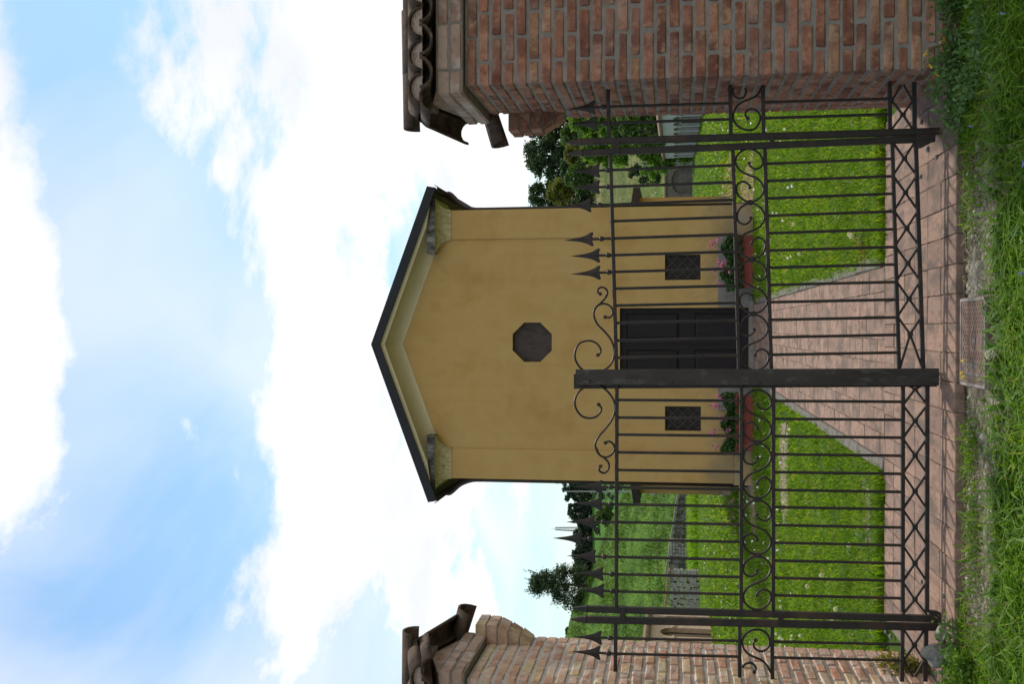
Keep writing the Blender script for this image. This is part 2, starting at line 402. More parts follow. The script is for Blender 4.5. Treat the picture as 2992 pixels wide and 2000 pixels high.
class MB:
    """collects shapes in world coordinates, builds one mesh object"""
    def __init__(s): s.v = []; s.f = []

    def add(s, vs, fs):
        n = len(s.v)
        s.v += [tuple(map(float, q)) for q in vs]
        s.f += [tuple(i + n for i in q) for q in fs]
        return s

    def box(s, lo, hi):
        x0, y0, z0 = lo; x1, y1, z1 = hi
        return s.add([(x0, y0, z0), (x1, y0, z0), (x1, y1, z0), (x0, y1, z0), (x0, y0, z1), (x1, y0, z1), (x1, y1, z1), (x0, y1, z1)],
                     [(0, 3, 2, 1), (4, 5, 6, 7), (0, 1, 5, 4), (1, 2, 6, 5), (2, 3, 7, 6), (3, 0, 4, 7)])

    def beam(s, a, b, w, h, up=(0, 1, 0), ch=.12):
        """bar of rectangular section with small chamfers; h measured along up"""
        a, b = Vector(a), Vector(b)
        t = (b - a).normalized()
        u = Vector(up); u = (u - t * u.dot(t)).normalized()
        r = t.cross(u)
        c = min(w, h) * ch
        prof = [(-w / 2 + c, -h / 2), (w / 2 - c, -h / 2), (w / 2, -h / 2 + c), (w / 2, h / 2 - c), (w / 2 - c, h / 2), (-w / 2 + c, h / 2), (-w / 2, h / 2 - c), (-w / 2, -h / 2 + c)]
        vs = [q + r * i + u * j for q in (a, b) for i, j in prof]
        n = 8
        fs = [(k, (k + 1) % n, n + (k + 1) % n, n + k) for k in range(n)] + [tuple(range(n - 1, -1, -1)), tuple(range(n, 2 * n))]
        return s.add(vs, fs)

    def tube(s, pts, r, n=8, cap=True, flat=1.0):
        pts = [Vector(q) for q in pts]
        rs = r if hasattr(r, '__len__') else [r] * len(pts)
        m = len(pts)
        u = None; vs = []
        for i, q in enumerate(pts):
            t = (pts[min(i + 1, m - 1)] - pts[max(i - 1, 0)])
            t = t.normalized() if t.length > 1e-9 else Vector((0, 0, 1))
            if u is None:
                u = Vector((0, 1, 0)) if abs(t.y) < .9 else Vector((1, 0, 0))
            u = (u - t * u.dot(t)).normalized()
            w = t.cross(u)
            for k in range(n):
                a = 2 * math.pi * k / n
                vs.append(q + u * (math.cos(a) * rs[i] * flat) + w * (math.sin(a) * rs[i]))
        fs = []
        for i in range(m - 1):
            for k in range(n):
                fs.append((i * n + k, i * n + (k + 1) % n, (i + 1) * n + (k + 1) % n, (i + 1) * n + k))
        if cap:
            fs.append(tuple(range(n - 1, -1, -1))); fs.append(tuple((m - 1) * n + k for k in range(n)))
        return s.add(vs, fs)

    def lathe(s, c, prof, n=10, axis='Z'):
        """prof: (radius, height) from bottom to top"""
        c = Vector(c); vs = []
        for r, h in prof:
            for k in range(n):
                a = 2 * math.pi * k / n
                vs.append(c + Vector((r * math.cos(a), r * math.sin(a), h)))
        m = len(prof); fs = []
        for i in range(m - 1):
            for k in range(n):
                fs.append((i * n + k, i * n + (k + 1) % n, (i + 1) * n + (k + 1) % n, (i + 1) * n + k))
        fs.append(tuple(range(n - 1, -1, -1))); fs.append(tuple((m - 1) * n + k for k in range(n)))
        return s.add(vs, fs)

    def loft(s, secs, closed=True, cap=True):
        n = len(secs[0]); vs = [q for c in secs for q in c]; fs = []
        for i in range(len(secs) - 1):
            for k in range(n if closed else n - 1):
                fs.append((i * n + k, i * n + (k + 1) % n, (i + 1) * n + (k + 1) % n, (i + 1) * n + k))
        if cap and closed:
            fs.append(tuple(range(n - 1, -1, -1))); fs.append(tuple((len(secs) - 1) * n + k for k in range(n)))
        return s.add(vs, fs)

    def mesh(s, name, off=Vector((0, 0, 0)), smooth=False):
        me = bpy.data.meshes.new(name)
        me.from_pydata([(x - off.x, y - off.y, z - off.z) for x, y, z in s.v], [], s.f)
        bm = bmesh.new(); bm.from_mesh(me); bmesh.ops.recalc_face_normals(bm, faces=bm.faces); bm.to_mesh(me); bm.free()
        if smooth:
            me.polygons.foreach_set('use_smooth', [True] * len(me.polygons))
        me.update()
        return me

    def build(s, name, mat, parent=None, smooth=False, kind=None):
        me = s.mesh(name, base_of(parent), smooth)
        me.materials.append(MT[mat] if isinstance(mat, str) else mat)
        o = bpy.data.objects.new(name, me)
        if kind: o['kind'] = kind
        return link(o, parent)


def np_mesh(name, verts, faces, mat, parent=None, kind=None, smooth=False):
    """verts Nx3, faces MxK (K = 3 or 4), in world coordinates"""
    b = base_of(parent)
    verts = np.asarray(verts, np.float32) - np.array(b, np.float32)
    faces = np.asarray(faces, np.int32)
    me = bpy.data.meshes.new(name)
    k = faces.shape[1]
    me.vertices.add(len(verts)); me.vertices.foreach_set('co', verts.ravel())
    me.loops.add(faces.size); me.loops.foreach_set('vertex_index', faces.ravel())
    me.polygons.add(len(faces)); me.polygons.foreach_set('loop_start', np.arange(0, faces.size, k, dtype=np.int32))
    me.update(calc_edges=True); me.validate()
    if smooth: me.polygons.foreach_set('use_smooth', [True] * len(me.polygons))
    me.materials.append(MT[mat])
    o = bpy.data.objects.new(name, me)
    if kind: o['kind'] = kind
    return link(o, parent)


def spline(pts, per=8):
    """Catmull-Rom through points"""
    p = [Vector(q) for q in pts]
    p = [p[0] * 2 - p[1]] + p + [p[-1] * 2 - p[-2]]
    out = []
    for i in range(1, len(p) - 2):
        for j in range(per):
            t = j / per
            a, b, c, d = p[i - 1], p[i], p[i + 1], p[i + 2]
            out.append(.5 * ((2 * b) + (c - a) * t + (2 * a - 5 * b + 4 * c - d) * t * t + (3 * b - a - 3 * c + d) * t ** 3))
    out.append(p[-2])
    return out


def grass(pts, h, w, rng, lean=.45, bend=.5, dirs=None):
    """five-vertex bent blades"""
    n = len(pts)
    a = rng.uniform(0, 2 * np.pi, n) if dirs is None else dirs
    side = np.stack([np.cos(a), np.sin(a), np.zeros(n)], 1)
    fa = a + np.pi / 2 + rng.normal(0, .4, n)
    fw = np.stack([np.cos(fa), np.sin(fa), np.zeros(n)], 1)
    ln = np.abs(rng.normal(lean, .25, n))[:, None]; bd = np.abs(rng.normal(bend, .3, n))[:, None]
    up = np.array([0, 0, 1.0])
    hh = np.asarray(h)[:, None]; ww = np.asarray(w)[:, None]
    mid = pts + (up * .58 + fw * ln * .45) * hh
    tip = pts + (up * (1 - .30 * bd) + fw * (ln + bd * .75)) * hh
    v = np.stack([pts - side * ww * .4, pts + side * ww * .4, mid + side * ww * .5, mid - side * ww * .5, tip], 1).reshape(-1, 3)
    i = (np.arange(n) * 5)[:, None]
    f = np.concatenate([i + [0, 1, 2], i + [0, 2, 3], i + [3, 2, 4]], 0)
    return v, f


def leaves(pts, size, rng, aspect=.6, flat=0.0, fold=True):
    """diamond leaves"""
    n = len(pts)
    d = rng.normal(0, 1, (n, 3)); d[:, 2] *= (1 - flat); d /= np.linalg.norm(d, axis=1)[:, None] + 1e-9
    q = rng.normal(0, 1, (n, 3)); q[:, 2] *= (1 - flat)
    s = np.cross(d, q); s /= np.linalg.norm(s, axis=1)[:, None] + 1e-9
    L = (np.asarray(size) * rng.uniform(.6, 1.3, n))[:, None] if np.ndim(size) == 0 else np.asarray(size)[:, None]
    v = np.stack([pts - d * L * .5, pts + s * L * aspect * .5, pts + d * L * .5, pts - s * L * aspect * .5], 1).reshape(-1, 3)
    f = (np.arange(n) * 4)[:, None] + np.array([0, 1, 2, 3])
    return v, f


# ------------------------------------------------------------------ terrain
def hill_z(X, Y):
    X = np.asarray(X, float); Y = np.asarray(Y, float)
    Ys = np.maximum(Y, 1.0)
    az = X / Ys
    sm = lambda t: (lambda u: u * u * (3 - 2 * u))(np.clip(t, 0, 1))
    z = np.full_like(X, -.02)
    z = np.where(Y < 6.2, -.02 - .035 * sm((6.1 - Y) / .45) - .055 * sm((5.05 - Y) / .6), z)
    cl = np.interp(az, [-.8, -.45, -.30, -.258, -.236, -.207, -.186, -.155, -.1, -.02, .05], [.16, .135, .1013, .0877, .0777, .0655, .0568, .0455, .03, .012, .0])
    bump = .35 * np.sin(X * .21 + 1) * np.sin(Y * .17) + .25 * np.sin(X * .47 + Y * .31)
    near = (H + cl * 150) * sm((Y - 84) / 66) + bump * sm((Y - 90) / 40) * (az < .03)
    near = near * (1 - sm((Y - 158) / 60))
    far = np.where(az < .05, (H + .088 * 430) * sm((Y - 190) / 240), 0)
    cr = np.interp(az, [.0, .05, .10, .16, .22, .4, .9], [.05, .075, .086, .088, .086, .08, .08])
    right = np.where(az > .0, (H + cr * 230) * sm((Y - 88) / 142), 0)
    z = z + np.maximum(np.maximum(near, far), right) * (Y > 60)
    return z


def ground():
    rs = np.concatenate([[.5, 2, 3.2], np.arange(4, 7.2, .12), np.geomspace(7.4, 60, 14), np.geomspace(66, 500, 70), [620, 800, 1200, 2000, 3500]])
    an = np.concatenate([np.arange(-180, -32, 8.), np.arange(-32, 32.1, .5), np.arange(40, 180, 8.)])
    A, Rr = np.meshgrid(np.radians(an), rs)
    X = np.sin(A) * Rr; Y = np.cos(A) * Rr
    Z = hill_z(X, Y)
    V = np.stack([X, Y, Z], -1).reshape(-1, 3)
    nr, na = Rr.shape
    F = []
    for i in range(nr - 1):
        for j in range(na):
            k = (j + 1) % na
            F.append((i * na + j, i * na + k, (i + 1) * na + k, (i + 1) * na + j))
    o = np_mesh('ground', V, F, 'ground', smooth=True)
    tag(o, 'earth, lawn and green hills around the chapel garden', None, None, 'structure')


ground()

# ------------------------------------------------------------------ paving: threshold, path, kerbs
THR_F, THR_B = 5.50, 7.27
PATH_X0, PATH_X1 = -.872, .392
TW, TL = .1475, .295
CH_Y = 19.44
rnd = random.Random(5)


def chamfer_box(sx, sy, sz, c, jit, rg):
    """low-poly block with worn edges, centred on the origin"""
    bm = bmesh.new()
    bmesh.ops.create_cube(bm, size=1)
    for v in bm.verts: v.co = Vector((v.co.x * sx, v.co.y * sy, v.co.z * sz))
    bmesh.ops.bevel(bm, geom=list(bm.edges), offset=c, segments=1, affect='EDGES', profile=.5)
    for v in bm.verts: v.co += Vector((rg.uniform(-jit, jit), rg.uniform(-jit, jit), rg.uniform(-jit, jit)))
    me = bpy.data.meshes.new('block')
    bm.to_mesh(me); bm.free()
    return me


def block_verts(me):
    return [v.co.copy() for v in me.vertices], [tuple(p.vertices) for p in me.polygons]


def pave():
    thr = MB().box((-1.95, THR_F + .012, -.30), (1.36, THR_B, -.012)).build('threshold', 'joint')
    tag(thr, 'broad threshold paved with worn clay tiles under the gate', None, None, 'structure')
    pth = MB().box((PATH_X0 - .01, THR_B + .002, -.12), (PATH_X1 + .01, CH_Y - .35, -.010)).build('path', 'joint')
    tag(pth, 'straight clay tile path running from the gate to the chapel door', None, None, 'structure')
    rg = random.Random(11)
    var = [chamfer_box(TW - .003, TL - .004, .05, .004, .0014, rg) for _ in range(7)]
    for m in var: m.materials.append(MT['paver'])

    def tile(x, y, parent, ly=1.0, lx=1.0):
        o = bpy.data.objects.new('paving_tile', rg.choice(var))
        b = base_of(parent)
        o.location = (x - b.x, y - b.y, -.025 + rg.uniform(-.0025, .0025))
        o.rotation_euler = (rg.uniform(-.006, .006), rg.uniform(-.01, .01), rg.uniform(-.012, .012) + (math.pi if rg.random() < .5 else 0))
        o.scale = (lx, ly, 1)
        return link(o, parent)
    # threshold: rows straight across
    nx = 22
    for i in range(nx):
        x = -1.90 + TW * (i + .5)
        for j in range(6):
            tile(x, THR_F + TL * (j + .5), thr)
    # path: columns along the way with staggered ends
    cols = 8
    cw = (PATH_X1 - PATH_X0) / cols
    spots = []
    for i in range(cols):
        st = rg.uniform(0, TL)
        x = PATH_X0 + cw * (i + .5)
        y = THR_B + .004
        first = TL - st * .8
        spots.append((x, y + first / 2, first / TL)); y += first
        while y + TL < CH_Y - .36:
            spots.append((x, y + TL / 2, 1.0)); y += TL
    spots.sort(key=lambda q: q[1])
    for k, (x, y, s) in enumerate(spots[:296]): tile(x, y, pth, s, cw / TW)
    far = MB()
    for (x, y, s) in spots[296:]:
        vs, fs = block_verts(rg.choice(var))
        dz = rg.uniform(-.0025, .0025)
        far.add([(q.x * cw / TW + x, q.y * s + y, q.z - .025 + dz) for q in vs], fs)
    o = far.build('far_paving_tiles', 'paver_far', pth, kind='stuff')
    # kerbs
    kv = [chamfer_box(.085, .98, .12, .007, .003, rg) for _ in range(4)]
    for m in kv: m.materials.append(MT['kerb'])
    for side, kx in (('left', PATH_X0 - .052), ('right', PATH_X1 + .052)):
        y = THR_B + .02 + (.0 if side == 'left' else .12)
        kerb = thing('path_kerb', (kx, y, 0), 'row of grey kerb stones along the path edge %s' % ('facing the pale pier and worn lawn strip' if side == 'left' else 'facing the red pier, half overgrown by grass'), 'kerb', 'kerbs of the path')
        while y < CH_Y - 1.3:
            q = bpy.data.objects.new('kerb_stone', rg.choice(kv))
            q.location = (rg.uniform(-.004, .004), y + .5 - kerb.location.y, -.052 + rg.uniform(-.003, .003))
            q.rotation_euler = (0, rg.uniform(-.02, .02), rg.uniform(-.006, .006))
            link(q, kerb); y += .99
    # strips of the same paving running round the chapel
    for nm, pts, lab in (('side_path', [(2105, 573), (2105, 600), (2138, 600), (2140, 434), (2133, 434)], 'far strip of paving beyond the chapel on the side of the niche wall'),
                         ('side_path', [(2162, 545), (2162, 600), (2201, 600), (2202, 440), (2198, 436)], 'near strip of paving at the chapel corner towards the niche wall'),
                         ('side_path', [(2115, 1440), (2145, 1440), (2149, 1560), (2142, 1560)], 'far strip of paving beyond the chapel towards the green hill'),
                         ('side_path', [(2172, 1405), (2203, 1405), (2208, 1575), (2203, 1575)], 'near strip of paving at the chapel corner towards the green hill')):
        q = [G(x, y, .004) for x, y in pts]
        lo = [p + np.array([0, 0, -.05]) for p in q]
        n = len(q)
        mb = MB().add(list(q) + lo, [tuple(range(n)), tuple(range(2 * n - 1, n - 1, -1))] + [(i, (i + 1) % n, n + (i + 1) % n, n + i) for i in range(n)])
        tag(mb.build(nm, 'paver_far'), lab, None, None, 'structure')


pave()


def bare_strips():
    for nm, pts, lab in (('bare_strip', [(2276, 1240), (2300, 1235), (2306, 1330), (2304, 1430), (2303, 1530), (2288, 1535), (2278, 1440), (2272, 1330)], 'dry bare strip worn across the lawn'),
                         ('bare_strip', [(2510, 1392), (2535, 1400), (2545, 1450), (2540, 1520), (2546, 1585), (2528, 1592), (2520, 1500)], 'bare soil patch in the lawn by the threshold')):
        rg = random.Random(len(pts))
        ed = []
        for (xa, ya), (xb, yb) in zip(pts, pts[1:] + pts[:1]):
            for k in range(7): ed.append((lerp(xa, xb, k / 7) + rg.uniform(-3.5, 3.5), lerp(ya, yb, k / 7)))
        q = [G(x, y, -.010) for x, y in ed]
        lo = [p + np.array([0, 0, -.04]) for p in q]
        n = len(q)
        mb = MB().add(list(q) + lo, [tuple(range(n)), tuple(range(2 * n - 1, n - 1, -1))] + [(i, (i + 1) % n, n + (i + 1) % n, n + i) for i in range(n)])
        tag(mb.build(nm, 'soil'), lab, None, None, 'structure')


bare_strips()


# ------------------------------------------------------------------ brick piers
C_H = .0664                                             # one course


def make_pier(side):
    rg = random.Random(21 if side > 0 else 77)
    mat = 'brick_r' if side > 0 else 'brick_l'
    xin = 1.286 if side > 0 else -1.875                 # inner face
    y0 = 5.55
    dep = .77 if side > 0 else .64
    wid = .77
    mort = 'mortar' if side > 0 else 'mortar_l'
    lab = 'tall red brick gate pier in shade with a wavy tile cap'
    if side < 0: lab = 'pale pink and yellow brick gate pier with a round tile cap beside the grey boulder'
    cx = xin + side * wid / 2
    root = thing('brick_gate_pier', (cx, y0 + dep / 2, -.05), lab, 'pier', 'piers of the gate')
    ncourse = 38
    z0 = -.055
    top = z0 + ncourse * C_H
    xo = xin + side * wid
    MB().box((min(xin, xo) + .0075, y0 + .0075, -.2), (max(xin, xo) - .0075, y0 + dep - .0075, top)).build('mortar_core', mort, root)
    cache = {}

    def brick(lx, ly, lz, x, y, z, m=mat, name='brick'):
        key = (round(lx, 2), round(ly, 2), round(lz, 3), rg.randrange(8), m)
        if key not in cache:
            cache[key] = chamfer_box(lx, ly, lz + rg.uniform(-.004, .003), .007, .0030, rg)
            cache[key].materials.append(MT[m])
        o = bpy.data.objects.new(name, cache[key])
        b = base_of(root)
        o.location = (x - b.x + rg.uniform(-.002, .002), y - b.y + rg.uniform(-.002, .002), z - b.z + rg.uniform(-.0015, .0015))
        o.rotation_euler = (rg.uniform(-.008, .008), rg.uniform(-.008, .008), rg.uniform(-.010, .010))
        return link(o, root)
    rest = MB()

    def rest_brick(lx, ly, lz, x, y, z):
        rest.box((x - lx / 2, y - ly / 2, z - lz / 2), (x + lx / 2, y + ly / 2, z + lz / 2))
    S, T, J, Bh = .246, .118, .0105, .0505
    count = 0
    for c in range(ncourse):
        z = z0 + c * C_H + Bh / 2 + .004
        if dep > .7: inner = [S, S, S] if c % 2 == 0 else [T, S, S, T]
        else: inner = [S, S, T] if c % 2 == 0 else [T, S, S]
        j = (dep - sum(inner)) / (len(inner) - 1)
        front = [T, S, S, T] if inner[0] == S else [S, S, S]
        jf = (wid - sum(front)) / (len(front) - 1)
        # inner face, from the front corner back; the first is the corner brick
        y = y0
        for k, ln in enumerate(inner):
            dx = front[0] if k == 0 else (T if not (k == len(inner) - 1 and ln == T) else S)
            sh = rg.uniform(-.004, .004) if 0 < k < len(inner) - 1 else 0
            brick(dx - .001, ln - .002, Bh, xin + side * dx / 2, y + ln / 2 + sh, z); count += 1
            y += ln + j
        x = xin + side * (front[0] + jf)
        for k, ln in enumerate(front[1:]):
            if side > 0 and k < 2:
                brick(ln - .002, T - .001, Bh, x + side * ln / 2 + rg.uniform(-.004, .004), y0 + T / 2, z); count += 1
            elif k < 2 and side < 0 and k == 0:
                brick(ln - .002, T - .001, Bh, x + side * ln / 2, y0 + T / 2, z); count += 1
            else:
                rest_brick(ln, T, Bh, x + side * ln / 2, y0 + T / 2, z)
            x += side * (ln + jf)
        # outer and back faces
        y = y0 + T + J + (.13 if c % 2 else 0)
        while y + S < y0 + dep - .13:
            rest_brick(T, S, Bh, xo - side * (T / 2), y + S / 2, z); y += S + J
        x = xin + side * (.14 + (.13 if c % 2 else 0))
        while abs(x - xin) + S < wid:
            rest_brick(S, T, Bh, x + side * S / 2, y0 + dep - T / 2, z); x += side * (S + J)
    # projecting two-course frieze under the roof
    pr = .046
    fx = xin - side * pr; fy0 = y0 - pr; fy1 = y0 + dep + pr; fxo = xo + side * pr
    MB().box((min(fx, fxo) + .008, fy0 + .008, top + .006), (max(fx, fxo) - .008, fy1 - .008, top + .148)).build('frieze_core', 'mortar', root)
    for c in range(2):
        z = top + .012 + c * .070 + .029
        L = fy1 - fy0
        n = 4
        lens = [L / n - .009] * n
        y = fy0 + (0 if c == 0 else 0)
        for k, ln in enumerate(lens):
            ln2 = ln
            brick(.12, ln2, .060, fx + side * .06, y + ln2 / 2, z, 'frieze', 'frieze_brick'); y += ln2 + .012
        L = abs(fxo - fx) - .13
        x = fx + side * .132
        for k in range(3):
            ln = L / 3 - .01
            brick(ln, .12, .060, x + side * ln / 2, fy0 + .06, z, 'frieze', 'frieze_brick'); x += side * (ln + .011)
    # little roof: ridge along X, clay tiles running down front and back
    zr, ze = 2.765, top + .150
    ymid = y0 + dep / 2
    gx = fx + side * .03
    MB().loft([[(gx_, fy0 + .03, ze + .002), (gx_, ymid, zr - .03), (gx_, fy1 - .03, ze + .002)] for gx_ in (gx, fxo)]).build('gable_infill', 'frieze', root)

    def coppo(mb, a, b, r0, r1, convex=True, n=7, th=.014):
        """half-round tile from a (upper end) to b (lower end)"""
        a, b = Vector(a), Vector(b)
        t = (b - a).normalized()
        w = Vector((1, 0, 0)); w = (w - t * w.dot(t)).normalized() if abs(t.x) < .9 else Vector((0, 1, 0))
        u = w.cross(t)
        if u.z < 0: u = -u
        sg = 1 if convex else -1
        secs = []
        for q, r in ((a, r0), (b, r1)):
            outer = [q + w * (r * math.cos(math.pi * k / n)) + u * (sg * r * .85 * math.sin(math.pi * k / n)) for k in range(n + 1)]
            inn = [q + w * ((r - th) * math.cos(math.pi * k / n)) + u * (sg * (r - th) * .85 * math.sin(math.pi * k / n)) for k in range(n, -1, -1)]
            secs.append(outer + inn)
        mb.loft(secs)
    sl_f = Vector((0, fy0 - .085 - ymid, (ze + .028) - (zr + .01)))
    sl_b = Vector((0, fy1 + .085 - ymid, (ze + .028) - (zr + .01)))
    ntile = 5
    sp = .172
    for sl in (sl_f, sl_b):
        for k in range(ntile):
            x = fx - side * .045 + side * (sp * k + .06)
            a = Vector((x, ymid, zr + .01)); b = a + sl
            mb = MB(); coppo(mb, a + Vector((0, 0, .045)), b + Vector((0, 0, .030)), .066, .082); mb.build('cover_tile', 'rooftile', root, True)
            if k < ntile - 1:
                mb = MB(); q = Vector((side * sp / 2, 0, .038)); coppo(mb, a + q, b + q, .07, .085, False); mb.build('channel_tile', 'rooftile', root, True)
            if sl is sl_f:      # mortar plug closing the mouth of the cover tile
                c = b + Vector((0, .010, .030)); n_ = 7
                ring = [c + Vector((.069 * math.cos(math.pi * i / n_), 0, .060 * math.sin(math.pi * i / n_) - .004)) for i in range(n_ + 1)]
                ring2 = [q + Vector((0, .04, .015)) for q in ring]
                MB().loft([ring, ring2]).build('tile_plug', 'tilelight', root)
    # verge tiles lying along the gable edge, red underside
    for sl in (sl_f, sl_b):
        x = fx - side * .035
        a = Vector((x, ymid, zr - .012)); b = a + sl * 1.0
        mb = MB(); coppo(mb, a, b, .060, .075, True, 7, .016); mb.build('verge_tile', 'rooftile', root, True)
    # ridge: half-round tiles end to end
    x = fx - side * (.10 if side > 0 else .105)
    k = 0
    while abs(x - fx) < wid + .05 and k < 4:
        mb = MB()
        a = Vector((x, ymid, zr + .062 + .005 * (k % 2))); b = Vector((x + side * .36, ymid, zr + .074 + .005 * (k % 2)))
        coppo(mb, a, b, .088, .080, True, 8, .018)
        mb.build('ridge_tile', 'rooftile', root, True)
        x += side * .31; k += 1
    MB().box((min(fx, fxo), ymid - .075, zr - .05), (max(fx, fxo), ymid + .075, zr + .085)).build('ridge_bedding', 'mortar', root)
    # corbel towards the garden behind the pier, with one tile on it
    yb0, yb1 = y0 + dep + .002, y0 + dep + (.25 if side > 0 else .22)
    zt = 2.36 if side > 0 else 2.545
    outs, flat_n = ([.095, .092, .090, .085, .045, .0], 3) if side > 0 else ([.108, .106, .100, .070, .036, .0], 2)
    core = MB()
    for k in range(5):
        zk = zt - C_H * (k + .5)
        ot = outs[k]; ob = outs[k + 1] if k >= flat_n else outs[k]
        for j in range(2):
            ya = yb0 + (yb1 - yb0) * j / 2 + .003; yb_ = yb0 + (yb1 - yb0) * (j + 1) / 2 - .003
            h2 = .0285
            xt_, xb_ = xin - side * (ot + rg.uniform(-.003, .003)), xin - side * (ob + rg.uniform(-.003, .003))
            xe = xin + side * .2
            MB().loft([[(xb_, ya, zk - h2), (xe, ya, zk - h2), (xe, yb_, zk - h2), (xb_, yb_, zk - h2)], [(xt_, ya, zk + h2), (xe, ya, zk + h2), (xe, yb_, zk + h2), (xt_, yb_, zk + h2)]]).build('corbel_brick', mat, root)
        core.loft([[(xin - side * (o_ - .006), yb0 + .006, z_), (xin + side * .2, yb0 + .006, z_), (xin + side * .2, yb1 - .008, z_), (xin - side * (o_ - .006), yb1 - .008, z_)] for o_, z_ in ((ob, zk - C_H / 2), (ot, zk + C_H / 2 - .003))])
    core.build('corbel_mortar', mort, root)
    # the bricks of the corbel stand on a short return of the wall
    MB().box((min(xin + side * .0165, xin + side * .5), yb0, -.2), (max(xin + side * .0165, xin + side * .5), yb1 - .010, zt - C_H * 5)).build('return_wall', mort, root)
    zz_ = z0; k = 0
    while zz_ + C_H < zt - C_H * 5:
        cut = (.118, yb1 - yb0 - .128) if k % 2 else (yb1 - yb0 - .128, .118)
        brick(.20, cut[0], Bh, xin + side * (.012 + .10), yb0 + cut[0] / 2 + .002, zz_ + Bh / 2 + .004)
        rest_brick(.20, cut[1], Bh, xin + side * (.012 + .10), yb1 - .006 - cut[1] / 2, zz_ + Bh / 2 + .004)
        zz_ += C_H; k += 1
    rest.build('brickwork', mat, root, kind='stuff')
    xo1 = xin - side * outs[0]
    mb = MB()
    a = Vector((xin + side * .16, (yb0 + yb1) / 2, zt + .13)); b = Vector((xo1 - side * .05, (yb0 + yb1) / 2, zt + .028))
    coppo(mb, a, b, .10, .115, True, 8, .02); mb.build('corbel_tile', 'rooftile', root, True)
    return root


make_pier(1)
make_pier(-1)

# ------------------------------------------------------------------ wrought iron gate
GD = 5.78
gp = lambda x, y, dy=0.: Vector(P(x, y, GD + dy))
BAR = .0078


def spear_mesh():
    """forged spear head, tip at the origin, pointing up: folded sheet with two flared lobes"""
    L, W = .163, .0385
    out = [(0, .0), (.12, .07), (.26, .15), (.40, .225), (.52, .31), (.63, .41), (.73, .54), (.82, .72), (.89, .90), (.94, 1.0), (.985, .985), (1.0, .88), (.99, .70), (.972, .48), (.955, .28), (.95, .16)]
    rid = [0, .12, .26, .40, .52, .63, .73, .80, .86, .90, .92, .93, .94, .945, .95, .95]
    mb = MB()
    for side in (1, -1):
        for face in (-1, 1):
            vs = []
            for (t, w), r in zip(out, rid):
                th = .0016 if t > .2 else .0006 + .005 * t
                curl = .007 * max(0, w - .55) * (1 if t > .5 else 0)
                vs.append((side * w * W, face * th - curl, -L * t))
                vs.append((0, face * min(.0085, .0008 + .014 * r), -L * r))
            fs = [(2 * i, 2 * i + 2, 2 * i + 3, 2 * i + 1) for i in range(len(out) - 1)]
            mb.add(vs, fs)
    # rim closing front and back
    for side in (1, -1):
        vs = []
        for (t, w) in out:
            th = .0016 if t > .2 else .0006 + .005 * t
            curl = .007 * max(0, w - .55) * (1 if t > .5 else 0)
            vs += [(side * w * W, -th - curl, -L * t), (side * w * W, th - curl, -L * t)]
        mb.add(vs, [(2 * i, 2 * i + 2, 2 * i + 3, 2 * i + 1) for i in range(len(out) - 1)])
    me = mb.mesh('spear_head')
    me.materials.append(MT['iron'])
    return me


SPEAR = spear_mesh()


def add_spear(root, bar_top, tip):
    """rod above the rail with a collar and a spear head"""
    a, t = Vector(bar_top), Vector(tip)
    d = (t - a).normalized()
    MB().tube([a, t - d * .05], .0072, 8).build('spear_rod', 'iron', root)
    c = t - d * .207
    mb = MB()
    mb.tube([c - d * .012, c - d * .008, c + d * .008, c + d * .012], [.0085, .0135, .0135, .0085], 10); mb.build('collar', 'iron', root)
    o = bpy.data.objects.new('spear_head', SPEAR)
    o.location = t - base_of(root)
    o.rotation_euler = (0, math.atan2(d.x, d.z), 0)
    link(o, root)


def s_scroll(root, ya, yb, xa0, xb0, xa1, xb1, kind):
    """S-shaped scroll between two rails: ya..yb along the rail, xa/xb the inner rail edges at each end"""
    # unit shape: s along the rail 0..1, d across -1..1
    if kind == 1: sg = 1
    else: sg = -1
    shape = [(.275, .0), (.315, .03), (.355, .2), (.382, .45), (.365, .75), (.31, .95), (.24, 1.0), (.135, .86), (.05, .5), (.012, .0), (.05, -.5), (.135, -.86), (.24, -1.0), (.335, -.90), (.405, -.70), (.447, -.48), (.475, -.25), (.5, 0)]
    half = [(s, d * 1) for s, d in shape]
    full = half + [(1 - s, -d) for s, d in half[:-1][::-1]]
    pts = []
    for s, d in full:
        y = lerp(ya, yb, s)
        lo, hi = lerp(xa0, xa1, s), lerp(xb0, xb1, s)
        pts.append(gp((lo + hi) / 2 + sg * d * (hi - lo) / 2 * .97, y))
    sp = spline(pts, 5)
    MB().tube(sp, .0062, 6, flat=1.5).build('scroll', 'iron', root, True)
    for q in (sp[0], sp[-1]):
        MB().tube([q - Vector((0, .009, 0)), q + Vector((0, .009, 0))], .0095, 8).build('scroll_end', 'iron', root)


def free_scroll(root, px, r=.0062, name='scroll', ends=(True, True)):
    sp = spline([gp(x, y) for x, y in px], 6)
    MB().tube(sp, r, 6, flat=1.5).build(name, 'iron', root, True)
    for q, e in ((sp[0], ends[0]), (sp[-1], ends[1])):
        if e: MB().tube([q - Vector((0, .010, 0)), q + Vector((0, .010, 0))], .0105, 8).build('scroll_end', 'iron', root)


def rail(root, x0, y0, x1, y1, h=.0195, d=.024):
    MB().beam(gp(x0, y0), gp(x1, y1), d, h, up=(0, 0, 1)).build('rail', 'iron', root)


